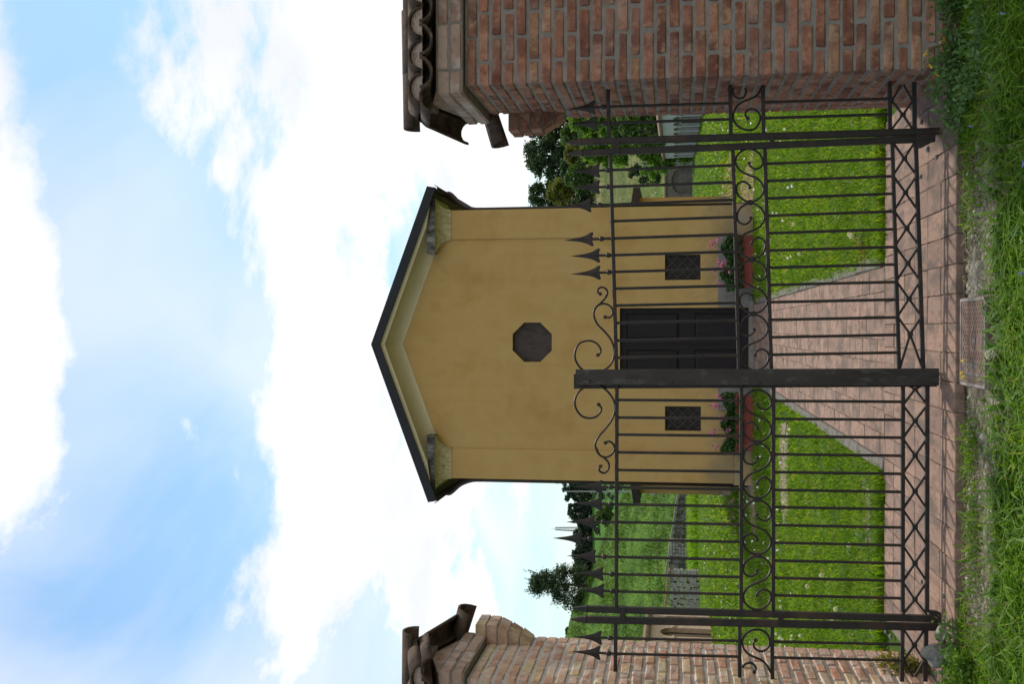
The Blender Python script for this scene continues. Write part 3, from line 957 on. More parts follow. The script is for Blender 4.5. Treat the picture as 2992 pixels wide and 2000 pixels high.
def post(root, top, bot, w, tip=True):
    a, b = Vector(bot), Vector(top)
    d = (b - a).normalized()
    s = w / 2
    secs = []
    prof = [(0, s), (1, s)] if not tip else None
    L = (b - a).length
    if tip:
        prof = [(0, s), (L - .105, s), (L - .100, s * .93), (L - .094, s * 1.06), (L - .088, s * 1.06), (L - .082, s * .93), (L - .05, s * .72), (L, .001)]
    else: prof = [(0, s), (L, s)]
    for t, r in prof:
        q = a + d * t
        c = r * .8
        secs.append([q + Vector((x, y, 0)) for x, y in ((-c, -r), (c, -r), (r, -c), (r, c), (c, r), (-c, r), (-r, c), (-r, -c))])
    MB().loft(secs).build('post', 'iron', root)


def lattice(root, ends, centers, x_hi, x_lo):
    """flat bars crossing between the two lowest rails: ends, then crossing points"""
    ys = [ends[0]] + centers + [ends[1]]
    f = lambda y, pr: np.interp(y, [pr[0][0], pr[1][0]], [pr[0][1], pr[1][1]])
    # waypoints on the rails halfway between crossings
    way = []
    nodes = [ends[0]]
    for i in range(len(centers) - 1): nodes.append((centers[i] + centers[i + 1]) / 2)
    nodes.append(ends[1])
    for i, c in enumerate(centers):
        m = gp((f(c, x_hi) + f(c, x_lo)) / 2, c)
        for y in (nodes[i], nodes[i + 1]):
            for pr in (x_hi, x_lo):
                MB().beam(gp(f(y, pr), y), m, .011, .013, up=(0, 1, 0)).build('lattice_bar', 'iron', root)
        MB().box(m - Vector((.010, .011, .013)), m + Vector((.010, .011, .013))).build('lattice_clasp', 'iron', root)


def clamp(root, x0, x1, y0, y1):
    a, b = gp(x0, y0), gp(x1, y1)
    MB().box((min(a.x, b.x), GD - .026, min(a.z, b.z)), (max(a.x, b.x), GD + .026, max(a.z, b.z))).build('hinge_clamp', 'iron', root)


def gate():
    # ---- right leaf
    base = G(2745, 760)
    R = thing('gate_leaf', (P(2745, 760, GD)[0], GD, 0), 'wrought iron gate leaf with one spear missing and the wide centre strip', 'gate', 'leaves of the iron gate')
    top_y = [497, 546, 598, 647, 697, 746, 795, 844, 893.5, 944.5, 996, 1046]
    bot_y = [464, 515, 566, 618, 670, 722, 773, 824.5, 876, 928, 979, 1031]
    trx = lambda y: np.interp(y, [441, 1085], [1783, 1802])         # top rail
    m1 = lambda y: np.interp(y, [434, 1085], [2141, 2160])
    m2 = lambda y: np.interp(y, [434, 1085], [2234.5, 2254])
    b1 = lambda y: np.interp(y, [417, 1075], [2606, 2627])
    b2 = lambda y: np.interp(y, [417, 1075], [2675, 2697.5])
    rail(R, trx(445), 445, trx(1095), 1095)
    rail(R, m1(438), 438, m1(1095), 1095); rail(R, m2(436), 436, m2(1095), 1095)
    rail(R, b1(415), 415, b1(1090), 1090); rail(R, b2(412), 412, b2(1090), 1090, .021)
    tips = {0: (1666, 502), 1: (1666, 549), 2: (1641, 602), 4: (1647, 702.5), 5: (1666, 749), 6: (1668, 802)}
    for i, (a, b) in enumerate(zip(top_y, bot_y)):
        yy = lambda x: lerp(a, b, (x - 1783) / (2606 - 1783))
        MB().tube([gp(trx(a) - (7 if i == 3 else 0), a), gp(m1(a), yy(m1(a)))], BAR, 8).build('bar', 'iron', R)
        MB().tube([gp(m2(a), yy(m2(a))), gp(b1(b), b)], BAR, 8).build('bar', 'iron', R)
        if i in tips: add_spear(R, gp(trx(a), a), gp(*tips[i]))
    post(R, gp(1652, 449), gp(2731, 405.5), .034)
    # widened foot of the hinge post
    q = gp(2676, 407); e = gp(2731, 405)
    MB().loft([[(q.x - .050, GD - .018, q.z), (q.x + .019, GD - .018, q.z), (q.x + .019, GD + .018, q.z), (q.x - .050, GD + .018, q.z)],
               [(q.x - .044, GD - .018, q.z - .03), (q.x + .0195, GD - .018, q.z - .03), (q.x + .0195, GD + .018, q.z - .03), (q.x - .044, GD + .018, q.z - .03)],
               [(e.x - .012, GD - .018, e.z), (e.x + .0195, GD - .018, e.z), (e.x + .0195, GD + .018, e.z), (e.x - .012, GD + .018, e.z)]]).build('hinge_foot', 'iron', R)
    th = 5.5
    ys = [433, 592, 759, 918, 1085]
    for k in range(4):
        s_scroll(R, ys[k], ys[k + 1], m1(ys[k]) + th, m2(ys[k]) - th, m1(ys[k + 1]) + th, m2(ys[k + 1]) - th, 1 if k % 2 == 0 else 2)
        if k: c = gp((m1(ys[k]) + m2(ys[k])) / 2, ys[k]); MB().box(c - Vector((.014, .011, .011)), c + Vector((.014, .011, .011))).build('scroll_clasp', 'iron', R)
    lattice(R, (412, 1085), [463, 563, 668, 770, 874, 977], [(417, b1(417)), (1075, b1(1075))], [(417, b2(417)), (1075, b2(1075))])
    cv = lambda l: [(1600 + x / 2.6115, 820 + y / 2.6115) for x, y in l]
    free_scroll(R, cv([(402, 103), (380, 85), (390, 62), (415, 52), (445, 65), (457, 95), (440, 135), (405, 172), (370, 205), (350, 245)]), ends=(True, False))
    free_scroll(R, cv([(440, 280), (475, 282), (494, 255), (492, 215), (465, 188), (430, 178), (390, 188), (362, 215), (352, 255), (362, 300), (385, 340), (430, 385), (475, 440), (500, 495), (508, 550), (498, 610), (470, 655), (430, 685), (385, 702), (340, 706), (295, 695), (255, 672), (222, 628), (208, 580), (216, 525), (245, 480), (290, 463), (335, 463), (378, 485), (402, 520), (404, 550), (385, 570)]))
    clamp(R, 1794, 1811, 413, 452); clamp(R, 2248, 2262, 398, 434)
    # centre strip
    t0, t1, u0, u1 = P(1682, 1080.5, GD - .03), P(1682, 1125, GD - .03), P(2743, 1077, GD - .03), P(2743, 1127, GD - .03)
    y0, y1 = GD - .036, GD - .027
    MB().loft([[(u1[0], y0, u1[2]), (u0[0], y0, u0[2]), (u0[0], y1, u0[2]), (u1[0], y1, u1[2])], [(t1[0], y0, t1[2]), (t0[0], y0, t0[2]), (t0[0], y1, t0[2]), (t1[0], y1, t1[2])]]).build('centre_strip', 'iron_board', R)
    for x, y in ((1724, 1114), (1964, 1118), (2219, 1120), (2482, 1121)):
        q = Vector(P(x, y, y0)); MB().tube([q - Vector((0, .005, 0)), q - Vector((0, .002, 0)), q + Vector((0, .003, 0))], [.004, .0065, .0065], 8).build('rivet', 'iron', R)
    for (xa, xb, ya, yb) in ((1829, 1862, 1096, 1107), (2584, 2617, 1099, 1107)):
        a, b = P(xa, ya, y0), P(xb, yb, y0)
        MB().box((min(a[0], b[0]), y0 - .003, min(a[2], b[2])), (max(a[0], b[0]), y0 + .001, max(a[2], b[2]))).build('latch_plate', 'brownmetal', R)
    q = Vector(P(2748, 1093, GD)); MB().tube([Vector((q.x, GD - .02, .04)), Vector((q.x, GD - .02, -.01))], .007, 8).build('drop_bolt', 'castrim', R)

    # ---- left leaf
    Lf = thing('gate_leaf', (P(2745, 1460, GD)[0], GD, 0), 'wrought iron gate leaf carrying the full row of seven spears', 'gate', 'leaves of the iron gate')
    top_y = [1169.6, 1221, 1271, 1323, 1374.5, 1425.4, 1474.8, 1527, 1577.5, 1629, 1679.5, 1729.7]
    bot_y = [1175, 1228, 1280, 1333, 1386, 1439, 1490, 1543, 1595, 1648, 1699, 1750]
    trx = lambda y: np.interp(y, [1135, 1785], [1802.5, 1801])
    m1 = lambda y: np.interp(y, [1135, 1790], [2166, 2165])
    m2 = lambda y: np.interp(y, [1135, 1790], [2260, 2259])
    b1 = lambda y: np.interp(y, [1135, 1690, 1805], [2638, 2639, 2637])
    b2 = lambda y: np.interp(y, [1135, 1690, 1805], [2709, 2709, 2708])
    for fn, w in ((trx, .0195), (m1, .0195), (m2, .0195), (b1, .0195), (b2, .021)): rail(Lf, fn(1118), 1118, fn(1790), 1790, w)
    tips = {5: (1674, 1422.7), 6: (1674, 1471.7), 7: (1653, 1526.6), 8: (1613.8, 1573.6), 9: (1655, 1625.8), 10: (1677, 1677), 11: (1679, 1724.5)}
    for i, (a, b) in enumerate(zip(top_y, bot_y)):
        yy = lambda x: lerp(a, b, (x - 1802) / (2638 - 1802))
        MB().tube([gp(trx(a), a), gp(m1(a), yy(m1(a)))], BAR, 8).build('bar', 'iron', Lf)
        MB().tube([gp(m2(a), yy(m2(a))), gp(b1(b), b)], BAR, 8).build('bar', 'iron', Lf)
        if i in tips: add_spear(Lf, gp(trx(a), a), gp(*tips[i]))
    post(Lf, gp(1667, 1779), gp(2765, 1810.5), .034)
    q = gp(2714, 1808); e = gp(2765, 1810)
    MB().loft([[(q.x + .042, GD - .018, q.z), (q.x - .0195, GD - .018, q.z), (q.x - .0195, GD + .018, q.z), (q.x + .042, GD + .018, q.z)],
               [(q.x + .038, GD - .018, q.z - .04), (q.x - .0195, GD - .018, q.z - .04), (q.x - .0195, GD + .018, q.z - .04), (q.x + .038, GD + .018, q.z - .04)],
               [(e.x + .018, GD - .018, e.z), (e.x - .0195, GD - .018, e.z), (e.x - .0195, GD + .018, e.z), (e.x + .018, GD + .018, e.z)]]).build('hinge_foot', 'iron', Lf)
    ys = [1138, 1294, 1460, 1624, 1785]
    for k in range(4):
        s_scroll(Lf, ys[k], ys[k + 1], m1(ys[k]) + th, m2(ys[k]) - th, m1(ys[k + 1]) + th, m2(ys[k + 1]) - th, 1 if k % 2 == 0 else 2)
        if k: c = gp((m1(ys[k]) + m2(ys[k])) / 2, ys[k]); MB().box(c - Vector((.014, .011, .011)), c + Vector((.014, .011, .011))).build('scroll_clasp', 'iron', Lf)
    lattice(Lf, (1120, 1797), [1138, 1231, 1332.5, 1437, 1541.5, 1648, 1754], [(1135, 2638), (1805, 2637.5)], [(1135, 2709), (1805, 2708)])
    free_scroll(Lf, cv([(390, 948), (410, 975), (400, 1012), (365, 1043), (318, 1052), (268, 1040), (228, 1000), (208, 945), (214, 895), (240, 850), (282, 818), (335, 800), (385, 803), (430, 825), (475, 868), (505, 920), (515, 970), (505, 1030), (478, 1085), (440, 1135), (398, 1182), (370, 1230), (364, 1270), (385, 1320), (420, 1347), (460, 1347), (493, 1325), (511, 1285), (500, 1250), (470, 1230), (443, 1240)]))
    free_scroll(Lf, cv([(368, 1275), (395, 1330), (435, 1358), (465, 1395), (465, 1440), (435, 1470), (403, 1462), (392, 1438), (405, 1420)]), ends=(False, True))
    clamp(Lf, 1812, 1828, 1773, 1813); clamp(Lf, 2272, 2288, 1787, 1826)
    t0, t1, u0, u1 = P(1676.6, 1094, GD + .012), P(1676.6, 1137, GD + .012), P(2738, 1092, GD + .012), P(2738, 1131, GD + .012)
    y0, y1 = GD + .0125, GD + .022
    MB().loft([[(u1[0], y0, u1[2]), (u0[0], y0, u0[2]), (u0[0], y1, u0[2]), (u1[0], y1, u1[2])], [(t1[0], y0, t1[2]), (t0[0], y0, t0[2]), (t0[0], y1, t0[2]), (t1[0], y1, t1[2])]]).build('stop_strip', 'iron_board', Lf)

    # ---- fixed panels beside the leaves
    Fx = thing('fixed_railing', (P(2745, 330, GD)[0], GD, 0), 'narrow fixed iron railing let into the shaded red brick pier', 'railing', 'fixed panels beside the gate')
    rail(Fx, 1776.5, 255, 1779, 410); rail(Fx, 2133, 245, 2135.5, 400); rail(Fx, 2228.5, 245, 2231, 395); rail(Fx, 2599, 240, 2600, 385); rail(Fx, 2670.5, 240, 2672, 385, .021)
    for a, b, tp in ((311.6, 288.6, (1652.8, 319.6)), (359.5, 333.8, (1657, 362.5))):
        yy = lambda x: lerp(a, b, (x - 1777) / (2600 - 1777))
        MB().tube([gp(1777, a), gp(2134, yy(2134))], BAR, 8).build('bar', 'iron', Fx)
        MB().tube([gp(2229, yy(2229)), gp(2600, b)], BAR, 8).build('bar', 'iron', Fx)
        add_spear(Fx, gp(1777, a), gp(*tp))
    post(Fx, gp(1650, 416), gp(2746, 384), .036)
    cd = lambda l: [(2100 + x / 3.135, 220 + y / 3.135) for x, y in l]
    free_scroll(Fx, cd([(268, 397), (245, 370), (250, 335), (280, 312), (318, 312), (355, 332), (378, 372), (375, 425), (345, 475), (300, 500), (240, 498), (185, 472), (145, 430), (132, 385), (142, 330), (175, 275), (225, 240), (290, 215), (340, 190), (370, 155), (388, 115)]), ends=(True, False))
    free_scroll(Fx, cd([(128, 120), (132, 165), (155, 200), (190, 213), (228, 200), (248, 165), (246, 118)]), ends=(False, False))
    m = lambda x, y: gp(x, y)
    for a, b in (((2605, 378), (2638, 335)), ((2667, 378), (2638, 335)), ((2638, 335), (2606, 295)), ((2638, 335), (2666, 295)), ((2606, 295), (2632, 248)), ((2666, 295), (2640, 248))):
        MB().beam(gp(*a), gp(*b), .011, .013).build('lattice_bar', 'iron', Fx)
    q = gp(2638, 335); MB().box(q - Vector((.010, .011, .013)), q + Vector((.010, .011, .013))).build('lattice_clasp', 'iron', Fx)
    Fl = thing('fixed_railing', (P(2745, 1890, GD)[0], GD, 0), 'narrow fixed iron railing let into the pale mixed-brick pier', 'railing', 'fixed panels beside the gate')
    rail(Fl, 1799, 1815, 1798, 1972); rail(Fl, 2161, 1815, 2161, 1982); rail(Fl, 2256, 1815, 2256.5, 1986); rail(Fl, 2637, 1830, 2635, 1992); rail(Fl, 2706, 1830, 2703, 1992, .021)
    for a, b, tp in ((1866.5, 1884.8, (1672, 1862)), (1912, 1932, (1668, 1905.5))):
        yy = lambda x: lerp(a, b, (x - 1798) / (2636 - 1798))
        MB().tube([gp(1798, a), gp(2161, yy(2161))], BAR, 8).build('bar', 'iron', Fl)
        MB().tube([gp(2256, yy(2256)), gp(2636, b)], BAR, 8).build('bar', 'iron', Fl)
        add_spear(Fl, gp(1798, a), gp(*tp))
    post(Fl, gp(1664, 1810.6), gp(2767, 1834.5), .036)
    ce = lambda l: [(2100 + x / 3.075, 1480 + y / 3.075) for x, y in l]
    free_scroll(Fl, ce([(330, 1205), (312, 1235), (322, 1275), (365, 1305), (410, 1300), (448, 1265), (458, 1215), (440, 1160), (395, 1122), (340, 1112), (280, 1125), (232, 1165), (213, 1215), (225, 1280), (265, 1330), (320, 1358), (385, 1388), (435, 1435), (466, 1500)]), ends=(True, False))
    free_scroll(Fl, ce([(213, 1455), (235, 1425), (275, 1410), (315, 1425), (335, 1460), (320, 1490)]), ends=(False, True))
    for a, b in (((2642, 1843), (2671, 1887)), ((2700, 1843), (2671, 1887)), ((2671, 1887), (2641, 1931)), ((2671, 1887), (2700, 1931)), ((2641, 1931), (2667, 1979)), ((2700, 1931), (2674, 1979))):
        MB().beam(gp(*a), gp(*b), .011, .013).build('lattice_bar', 'iron', Fl)
    q = gp(2671, 1887); MB().box(q - Vector((.010, .011, .013)), q + Vector((.010, .011, .013))).build('lattice_clasp', 'iron', Fl)


gate()


# ------------------------------------------------------------------ chapel
def chapel():
    Y = CH_Y
    cp = lambda x, y, dy=0.: Vector(P(x, y, Y + dy))
    xr = (P(1400, 616, Y)[0] + P(2100, 600, Y)[0]) / 2
    xl = (P(1400, 1400, Y)[0] + P(2100, 1411, Y)[0]) / 2
    xc = (xr + xl) / 2
    root = thing('chapel', (xc, Y, 0), 'yellow plastered chapel with black-edged gable roof and octagonal opening', 'chapel')
    back = Y + 9.5
    # gable lines
    ax = xc
    fas_o = P(1084, 1007, Y - .40); tipR = P(1249, 544, Y - .40); tipL = P(1249, 1469, Y - .40)
    slope = ((fas_o[2] - tipR[2]) / (tipR[0] - fas_o[0]) + (fas_o[2] - tipL[2]) / (fas_o[0] - tipL[0])) / 2
    za = fas_o[2]; ax = fas_o[0]
    zw = P(1177, 1007, Y)[2]                                   # where cornice meets the wall at the apex
    zeave = za - slope * (xr - ax) - .10
    # wall shell with openings
    bm = bmesh.new()
    outer = [(xl, 0.0), (xr, 0.0), (xr, zeave), (ax, za - .12), (xl, zeave)]
    holes = []
    oc, orr = P((1497.6 + 1612) / 2, (943 + 1058.7) / 2, Y), .0
    o1, o2 = P(1497.6, 1000, Y), P(1612, 1000, Y); oR = (o1[2] - o2[2]) / 2 / math.cos(math.pi / 8)
    octo = [(oc[0] + oR * math.cos(math.pi / 8 + k * math.pi / 4), oc[2] + oR * math.sin(math.pi / 8 + k * math.pi / 4)) for k in range(8)]

    def rect(xa, xb, ya, yb):
        a, b = P(xa, ya, Y), P(xb, yb, Y)
        l, r = min(a[0], b[0]), max(a[0], b[0]); t, bo = max(a[2], b[2]), min(a[2], b[2])
        return l, r, bo, t
    wR = rect(1943, 2047, 745, 818); wL = rect(1943, 2048, 1188, 1261)
    dl, dr = P(2000, 1115, Y)[0], P(2000, 900, Y)[0]; dt = P(1811, 950, Y)[2]; db = P(2188, 950, Y)[2]
    dr_ = (dl, dr, db, dt)
    holes = [octo] + [[(l, b), (r, b), (r, t), (l, t)] for l, r, b, t in (wR, wL, dr_)]
    edges = []; loops = []
    for lp in [outer] + holes:
        vs = [bm.verts.new((x, Y, z)) for x, z in lp]
        loops.append(vs)
        edges += [bm.edges.new((vs[i], vs[(i + 1) % len(vs)])) for i in range(len(vs))]
    bmesh.ops.triangle_fill(bm, use_beauty=True, use_dissolve=False, edges=edges)
    for i, vs in enumerate(loops):
        yb = back if i == 0 else Y + (.10 if i == 1 else .14)
        bk = [bm.verts.new((v.co.x, yb, v.co.z)) for v in vs]
        n = len(vs)
        for k in range(n): bm.faces.new((vs[k], vs[(k + 1) % n], bk[(k + 1) % n], bk[k]))
        if i == 0: bm.faces.new(bk)
    for v in bm.verts: v.co -= Vector(root.location)
    bmesh.ops.recalc_face_normals(bm, faces=bm.faces)
    me = bpy.data.meshes.new('wall'); bm.to_mesh(me); bm.free(); me.materials.append(MT['plaster'])
    link(bpy.data.objects.new('wall', me), root)
    # corner strips
    zcap = P(1319, 660, Y)[2]
    pl_r = P(1500, 697.5, Y)[0]; pl_l = P(1500, 1314, Y)[0]
    MB().box((pl_r, Y - .028, .32), (xr + .004, Y + .02, zcap + .05)).build('corner_strip', 'plaster', root)
    MB().box((xl - .004, Y - .028, .32), (pl_l, Y + .02, zcap + .05)).build('corner_strip', 'plaster', root)
    # capitals: blackened slab over a streaked cavetto
    for s, xw0, xw1, ys0, ys1 in ((1, pl_r, xr, 740, 577), (-1, pl_l, xl, 1273, 1434)):
        yf = Y - .27
        a, b = P(1247, ys0, yf), P(1270, ys1, yf)
        xi, xo = a[0], b[0]
        zt, zb = a[2], b[2]
        MB().box((min(xi, xo), yf, zb), (max(xi, xo), Y + .9, zt)).build('capital_slab', 'blackstone', root)
        secs = []
        for k in range(9):
            t = k / 8
            c = 1 - math.sqrt(max(0, 1 - t * t)) if t < 1 else 1.0
            c = 1 - math.cos(t * math.pi / 2)
            z = lerp(zcap, zb + .001, math.sin(t * math.pi / 2) * .55 + t * .45)
            X0, X1 = lerp(xw0 - s * .012, xi + s * .012, c), lerp(xw1 + s * .012, xo - s * .012, c)
            yy = lerp(Y - .042, yf + .012, c)
            secs.append([(X0, yy, z), (X1, yy, z), (X1, Y + .85, z), (X0, Y + .85, z)])
        MB().loft(secs).build('capital_cavetto', 'creamstreak', root, False)
    # raking cornice: flat fillet and cavetto, then black roof edge
    for s, tip, yw, yf1 in ((1, tipR, 744, 676), (-1, tipL, 1268, 1336)):
        A = [P(1108, 1007, Y - .33), P(1125, 1007, Y - .30), None, None]
        lines = []
        ex = abs(tip[0] - ax)
        def pt(z0, yy, dx): return (ax + s * dx, yy, z0 - slope * dx)
        zf0 = P(1106, 1007, Y - .36)[2]; zf1 = P(1124, 1007, Y - .33)[2]
        e_w = abs(P(1262, yw, Y)[0] - ax); e_f = abs(P(1247, yf1, Y - .3)[0] - ax)
        prof = [(zf0 + .02, Y - .355, ex - .06), (zf1, Y - .345, e_f + .12)]
        # concave moulding from fillet to wall
        for k in range(1, 8):
            t = k / 7
            c = math.sin(t * math.pi / 2)
            prof.append((lerp(zf1, zw, t * .35 + .65 * (1 - math.cos(t * math.pi / 2))), lerp(Y - .330, Y - .004, c), lerp(e_f + .12, e_w, t)))
        vs = []
        for z0, yy, e in prof: vs += [pt(z0, yy, 0), pt(z0, yy, e)]
        fs = [(2 * i, 2 * i + 1, 2 * i + 3, 2 * i + 2) for i in range(len(prof) - 1)]
        mb = MB().add(vs, fs)
        mb.build('raking_cornice', 'cream', root)
        # fascia
        z1 = P(1109, 1007, Y - .40)[2]
        th = za - z1
        y0, y1 = Y - .405, Y - .37
        MB().loft([[(ax, y0, za), (ax, y0, za - th), (ax, y1, za - th), (ax, y1, za)],
                   [(tip[0], y0, za - slope * ex), (tip[0] - s * .03, y0, za - th - slope * ex), (tip[0] - s * .03, y1, za - th - slope * ex), (tip[0], y1, za - slope * ex)]]).build('gable_fascia', 'blackmetal', root)
    # roof slabs and gutters
    roof = MB()
    for s, tip in ((1, tipR), (-1, tipL)):
        ex = abs(tip[0] - ax) - .02
        roof.loft([[(ax, yy, za - .01), (ax + s * ex, yy, za - .01 - slope * ex), (ax + s * ex, yy, za - .13 - slope * ex), (ax, yy, za - .13)] for yy in (Y - .37, back + .3)])
    ro = roof.build('roof', 'brownmetal', root)
    for s, tip, xw in ((1, tipR, xr), (-1, tipL, xl)):
        gx, gz = tip[0] - s * .035, tip[2] - .115
        mb = MB()
        n = 8; r = .06
        secs = [[(gx + r * math.cos(math.pi + math.pi * k / n), yy, gz + r * math.sin(math.pi + math.pi * k / n)) for k in range(n + 1)] + [(gx + (r - .006) * math.cos(-math.pi * k / n), yy, gz + (r - .006) * math.sin(-math.pi * k / n)) for k in range(n + 1)] for yy in (Y - .36, back)]
        mb.loft(secs); mb.build('gutter', 'brownmetal', ro, True)
        # soffit boards under the overhang
        MB().box((min(xw, gx), Y - .30, gz + .005), (max(xw, gx), back, gz + .03)).build('soffit', 'brownmetal', ro)
        px = xw + s * (.012 if s > 0 else .030)
        pts = spline([(gx - s * .01, Y + .45, gz - .05), (gx - s * .02, Y + .45, gz - .14), (lerp(gx, px, .6), Y + .30, gz - .36), (px + s * .02, Y + .10, gz - .62), (px, Y + .05, gz - .85)], 5) + [Vector((px, Y + .05, .05))]
        MB().tube(pts, .045, 10).build('downpipe', 'brownmetal', root, True)
    # octagonal opening
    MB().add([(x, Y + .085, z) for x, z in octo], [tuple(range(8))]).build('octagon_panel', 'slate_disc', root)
    # windows with diagonal grilles
    for l, r, b, t in (wR, wL):
        w = MB().box((l - .02, Y + .10, b - .02), (r + .02, Y + .16, t + .02)).build('window', 'windowdark', root)
        fr = MB(); f = .022
        fr.box((l, Y + .06, b), (l + f, Y + .098, t)); fr.box((r - f, Y + .06, b), (r, Y + .098, t)); fr.box((l + f, Y + .06, b), (r - f, Y + .098, b + f)); fr.box((l + f, Y + .06, t - f), (r - f, Y + .098, t))
        fr.build('window_frame', 'windowdark', w)
        W, Hh = r - l, t - b
        nx_, nz_ = 2.5, 3.5
        pz, pxx = Hh / nz_, W / nx_
        for sgn in (1, -1):
            k = -6
            while k < 8:
                # line x = l + (k + z/pz)*pxx for sgn>0
                pts = []
                for i in range(60):
                    z = b + Hh * i / 59
                    x = l + (k + (z - b) / pz) * pxx if sgn > 0 else r - (k + (z - b) / pz) * pxx
                    if l <= x <= r: pts.append((x, z))
                if len(pts) > 3:
                    a_, b_ = pts[0], pts[-1]
                    MB().beam((a_[0], Y + .045 + .006 * sgn, a_[1]), (b_[0], Y + .045 + .006 * sgn, b_[1]), .011, .014).build('grille_bar', 'grille', w)
                k += 1
    # door
    l, r, b, t = dr_
    d = MB().box((l - .02, Y + .105, b - .02), (r + .02, Y + .16, t + .02)).build('door', 'door', root)
    mid = (l + r) / 2
    for a0, a1 in ((l, mid - .003), (mid + .003, r)):
        lf = MB(); f = .095; yy0, yy1 = Y + .075, Y + .104
        zl = lerp(b, t, .415); zh = lerp(b, t, .535)
        lf.box((a0, yy0, b), (a0 + f, yy1, t)); lf.box((a1 - f, yy0, b), (a1, yy1, t))
        lf.box((a0 + f, yy0, b), (a1 - f, yy1, b + .13)); lf.box((a0 + f, yy0, t - .12), (a1 - f, yy1, t)); lf.box((a0 + f, yy0, zl), (a1 - f, yy1, zh))
        q = lf.build('door_leaf', 'door', d)
        for z0, z1 in ((b + .13, zl), (zh, t - .12)):
            MB().loft([[(a0 + f + .004, Y + .103, z0 + .004), (a1 - f - .004, Y + .103, z0 + .004), (a1 - f - .004, Y + .103, z1 - .004), (a0 + f + .004, Y + .103, z1 - .004)],
                       [(a0 + f + .05, Y + .085, z0 + .05), (a1 - f - .05, Y + .085, z0 + .05), (a1 - f - .05, Y + .085, z1 - .05), (a0 + f + .05, Y + .085, z1 - .05)]]).build('door_panel', 'door', d)
    MB().tube([(mid - .06, Y + .075, lerp(b, t, .47)), (mid - .06, Y + .03, lerp(b, t, .47))], .022, 10).build('door_knob', 'iron', d)
    MB().box((l - .12, Y - .30, -.1), (r + .12, Y + .10, db - .002)).build('door_step', 'stonestep', root)
    # plinth courses patched with cement
    zp = P(2098, 900, Y)[2]
    for a, b_ in ((dr + .02, P(2100, 690, Y)[0]), (P(2100, 1200, Y)[0], dl - .02)):
        MB().box((a, Y - .022, -.15), (b_, Y + .02, zp)).build('plinth', 'stonestep', root)
    for a, b_ in ((P(2100, 690, Y)[0] + .004, xr + .03), (xl - .03, P(2100, 1200, Y)[0] - .004)):
        MB().box((a, Y - .045, -.15), (b_, Y + .02, .315)).build('plinth', 'plinth', root)
    # low rear wing
    Yw = 26.2
    wr, wl = P(1950, 577, Yw)[0], P(1950, 1444, Yw)[0]
    ze = P(1862, 577, Yw)[2]
    MB().box((wl, Yw, -.2), (wr, Yw + 4, ze)).build('wing_wall', 'plaster', root)
    for s, xa, ytip, xw in ((1, xr, 548, wr), (-1, xl, 1473, wl)):
        tp = P(1860, ytip, Yw - .35)
        zt = tp[2]; zi = zt + abs(tp[0] - xa) * .16
        MB().loft([[(xa - s * .3, yy, zi + .10), (tp[0], yy, zt + .08), (tp[0], yy, zt - .08), (xa - s * .3, yy, zi - .08)] for yy in (Yw - .35, Yw + 4.3)]).build('wing_roof', 'brownmetal', root)
        MB().box((min(xw, xa), Yw - .05, .0), (max(xw, xa), Yw + .02, .36)).build('wing_plinth', 'plinth', root)


chapel()


# ------------------------------------------------------------------ geranium boxes
def planter(cx, label, seed, n_fl, wid=.86):
    rng = np.random.default_rng(seed)
    Y = CH_Y - .42
    root = thing('flower_box', (cx, Y, 0), label, 'planter', 'geranium boxes by the chapel door')
    h0, h1 = -.02, .30
    a, b = wid / 2 - .03, wid / 2
    MB().loft([[(cx - a, Y - .10, h0), (cx + a, Y - .10, h0), (cx + a, Y + .10, h0), (cx - a, Y + .10, h0)], [(cx - b, Y - .12, h1), (cx + b, Y - .12, h1), (cx + b, Y + .12, h1), (cx - b, Y + .12, h1)]]).build('trough', 'terracotta', root)
    rim = MB()
    rim.box((cx - b - .012, Y - .135, h1 - .05), (cx + b + .012, Y - .108, h1 + .012)); rim.box((cx - b - .012, Y + .108, h1 - .05), (cx + b + .012, Y + .135, h1 + .012))
    rim.box((cx - b - .013, Y - .107, h1 - .05), (cx - b + .014, Y + .107, h1 + .011)); rim.box((cx + b - .014, Y - .107, h1 - .05), (cx + b + .013, Y + .107, h1 + .011))
    rim.build('rim', 'terracotta', root)
    n = 1500
    p = np.stack([rng.uniform(-1, 1, n) * (b + .03), rng.normal(0, .09, n), rng.uniform(0, 1, n) ** .8], 1)
    hgt = .30 * (.6 + .4 * np.sin(p[:, 0] * 7 + seed) ** 2)
    p[:, 2] = h1 - .04 + p[:, 2] * hgt; p += [cx, Y, 0]
    # some trailing over the front
    m = 160
    tr = np.stack([rng.uniform(-1, 1, m) * b, rng.normal(-.15, .02, m), h1 - rng.uniform(0, .12, m)], 1) + [cx, Y, 0]
    v, f = leaves(np.concatenate([p, tr]), .055, rng, .95)
    np_mesh('geranium_foliage', v, f, 'leaf_ger', root, 'stuff')
    for k in range(n_fl):
        x = cx + rng.uniform(-1, 1) * (b + .02); z = h1 + rng.uniform(.12, .42); y = Y - rng.uniform(0, .16)
        c = np.array([x, y, z])
        q = c + rng.normal(0, .026, (26, 3))
        v, f = leaves(q, .038, rng, .9)
        fl = np_mesh('flower_head', v, f, 'petal', root)
        MB().tube([(x, y, z), (x * .9 + cx * .1, Y, h1)], .003, 4).build('flower_stem', 'stem', fl)


planter((P(2170, 690, CH_Y - .4)[0] + P(2170, 845, CH_Y - .4)[0]) / 2, 'red flower box full of geraniums by the chapel door, towards the red pier', 3, 13, .93)
planter((P(2170, 1155, CH_Y - .4)[0] + P(2170, 1318, CH_Y - .4)[0]) / 2, 'red flower box of sparser geraniums by the chapel door, towards the pale pier', 8, 11, 1.0)


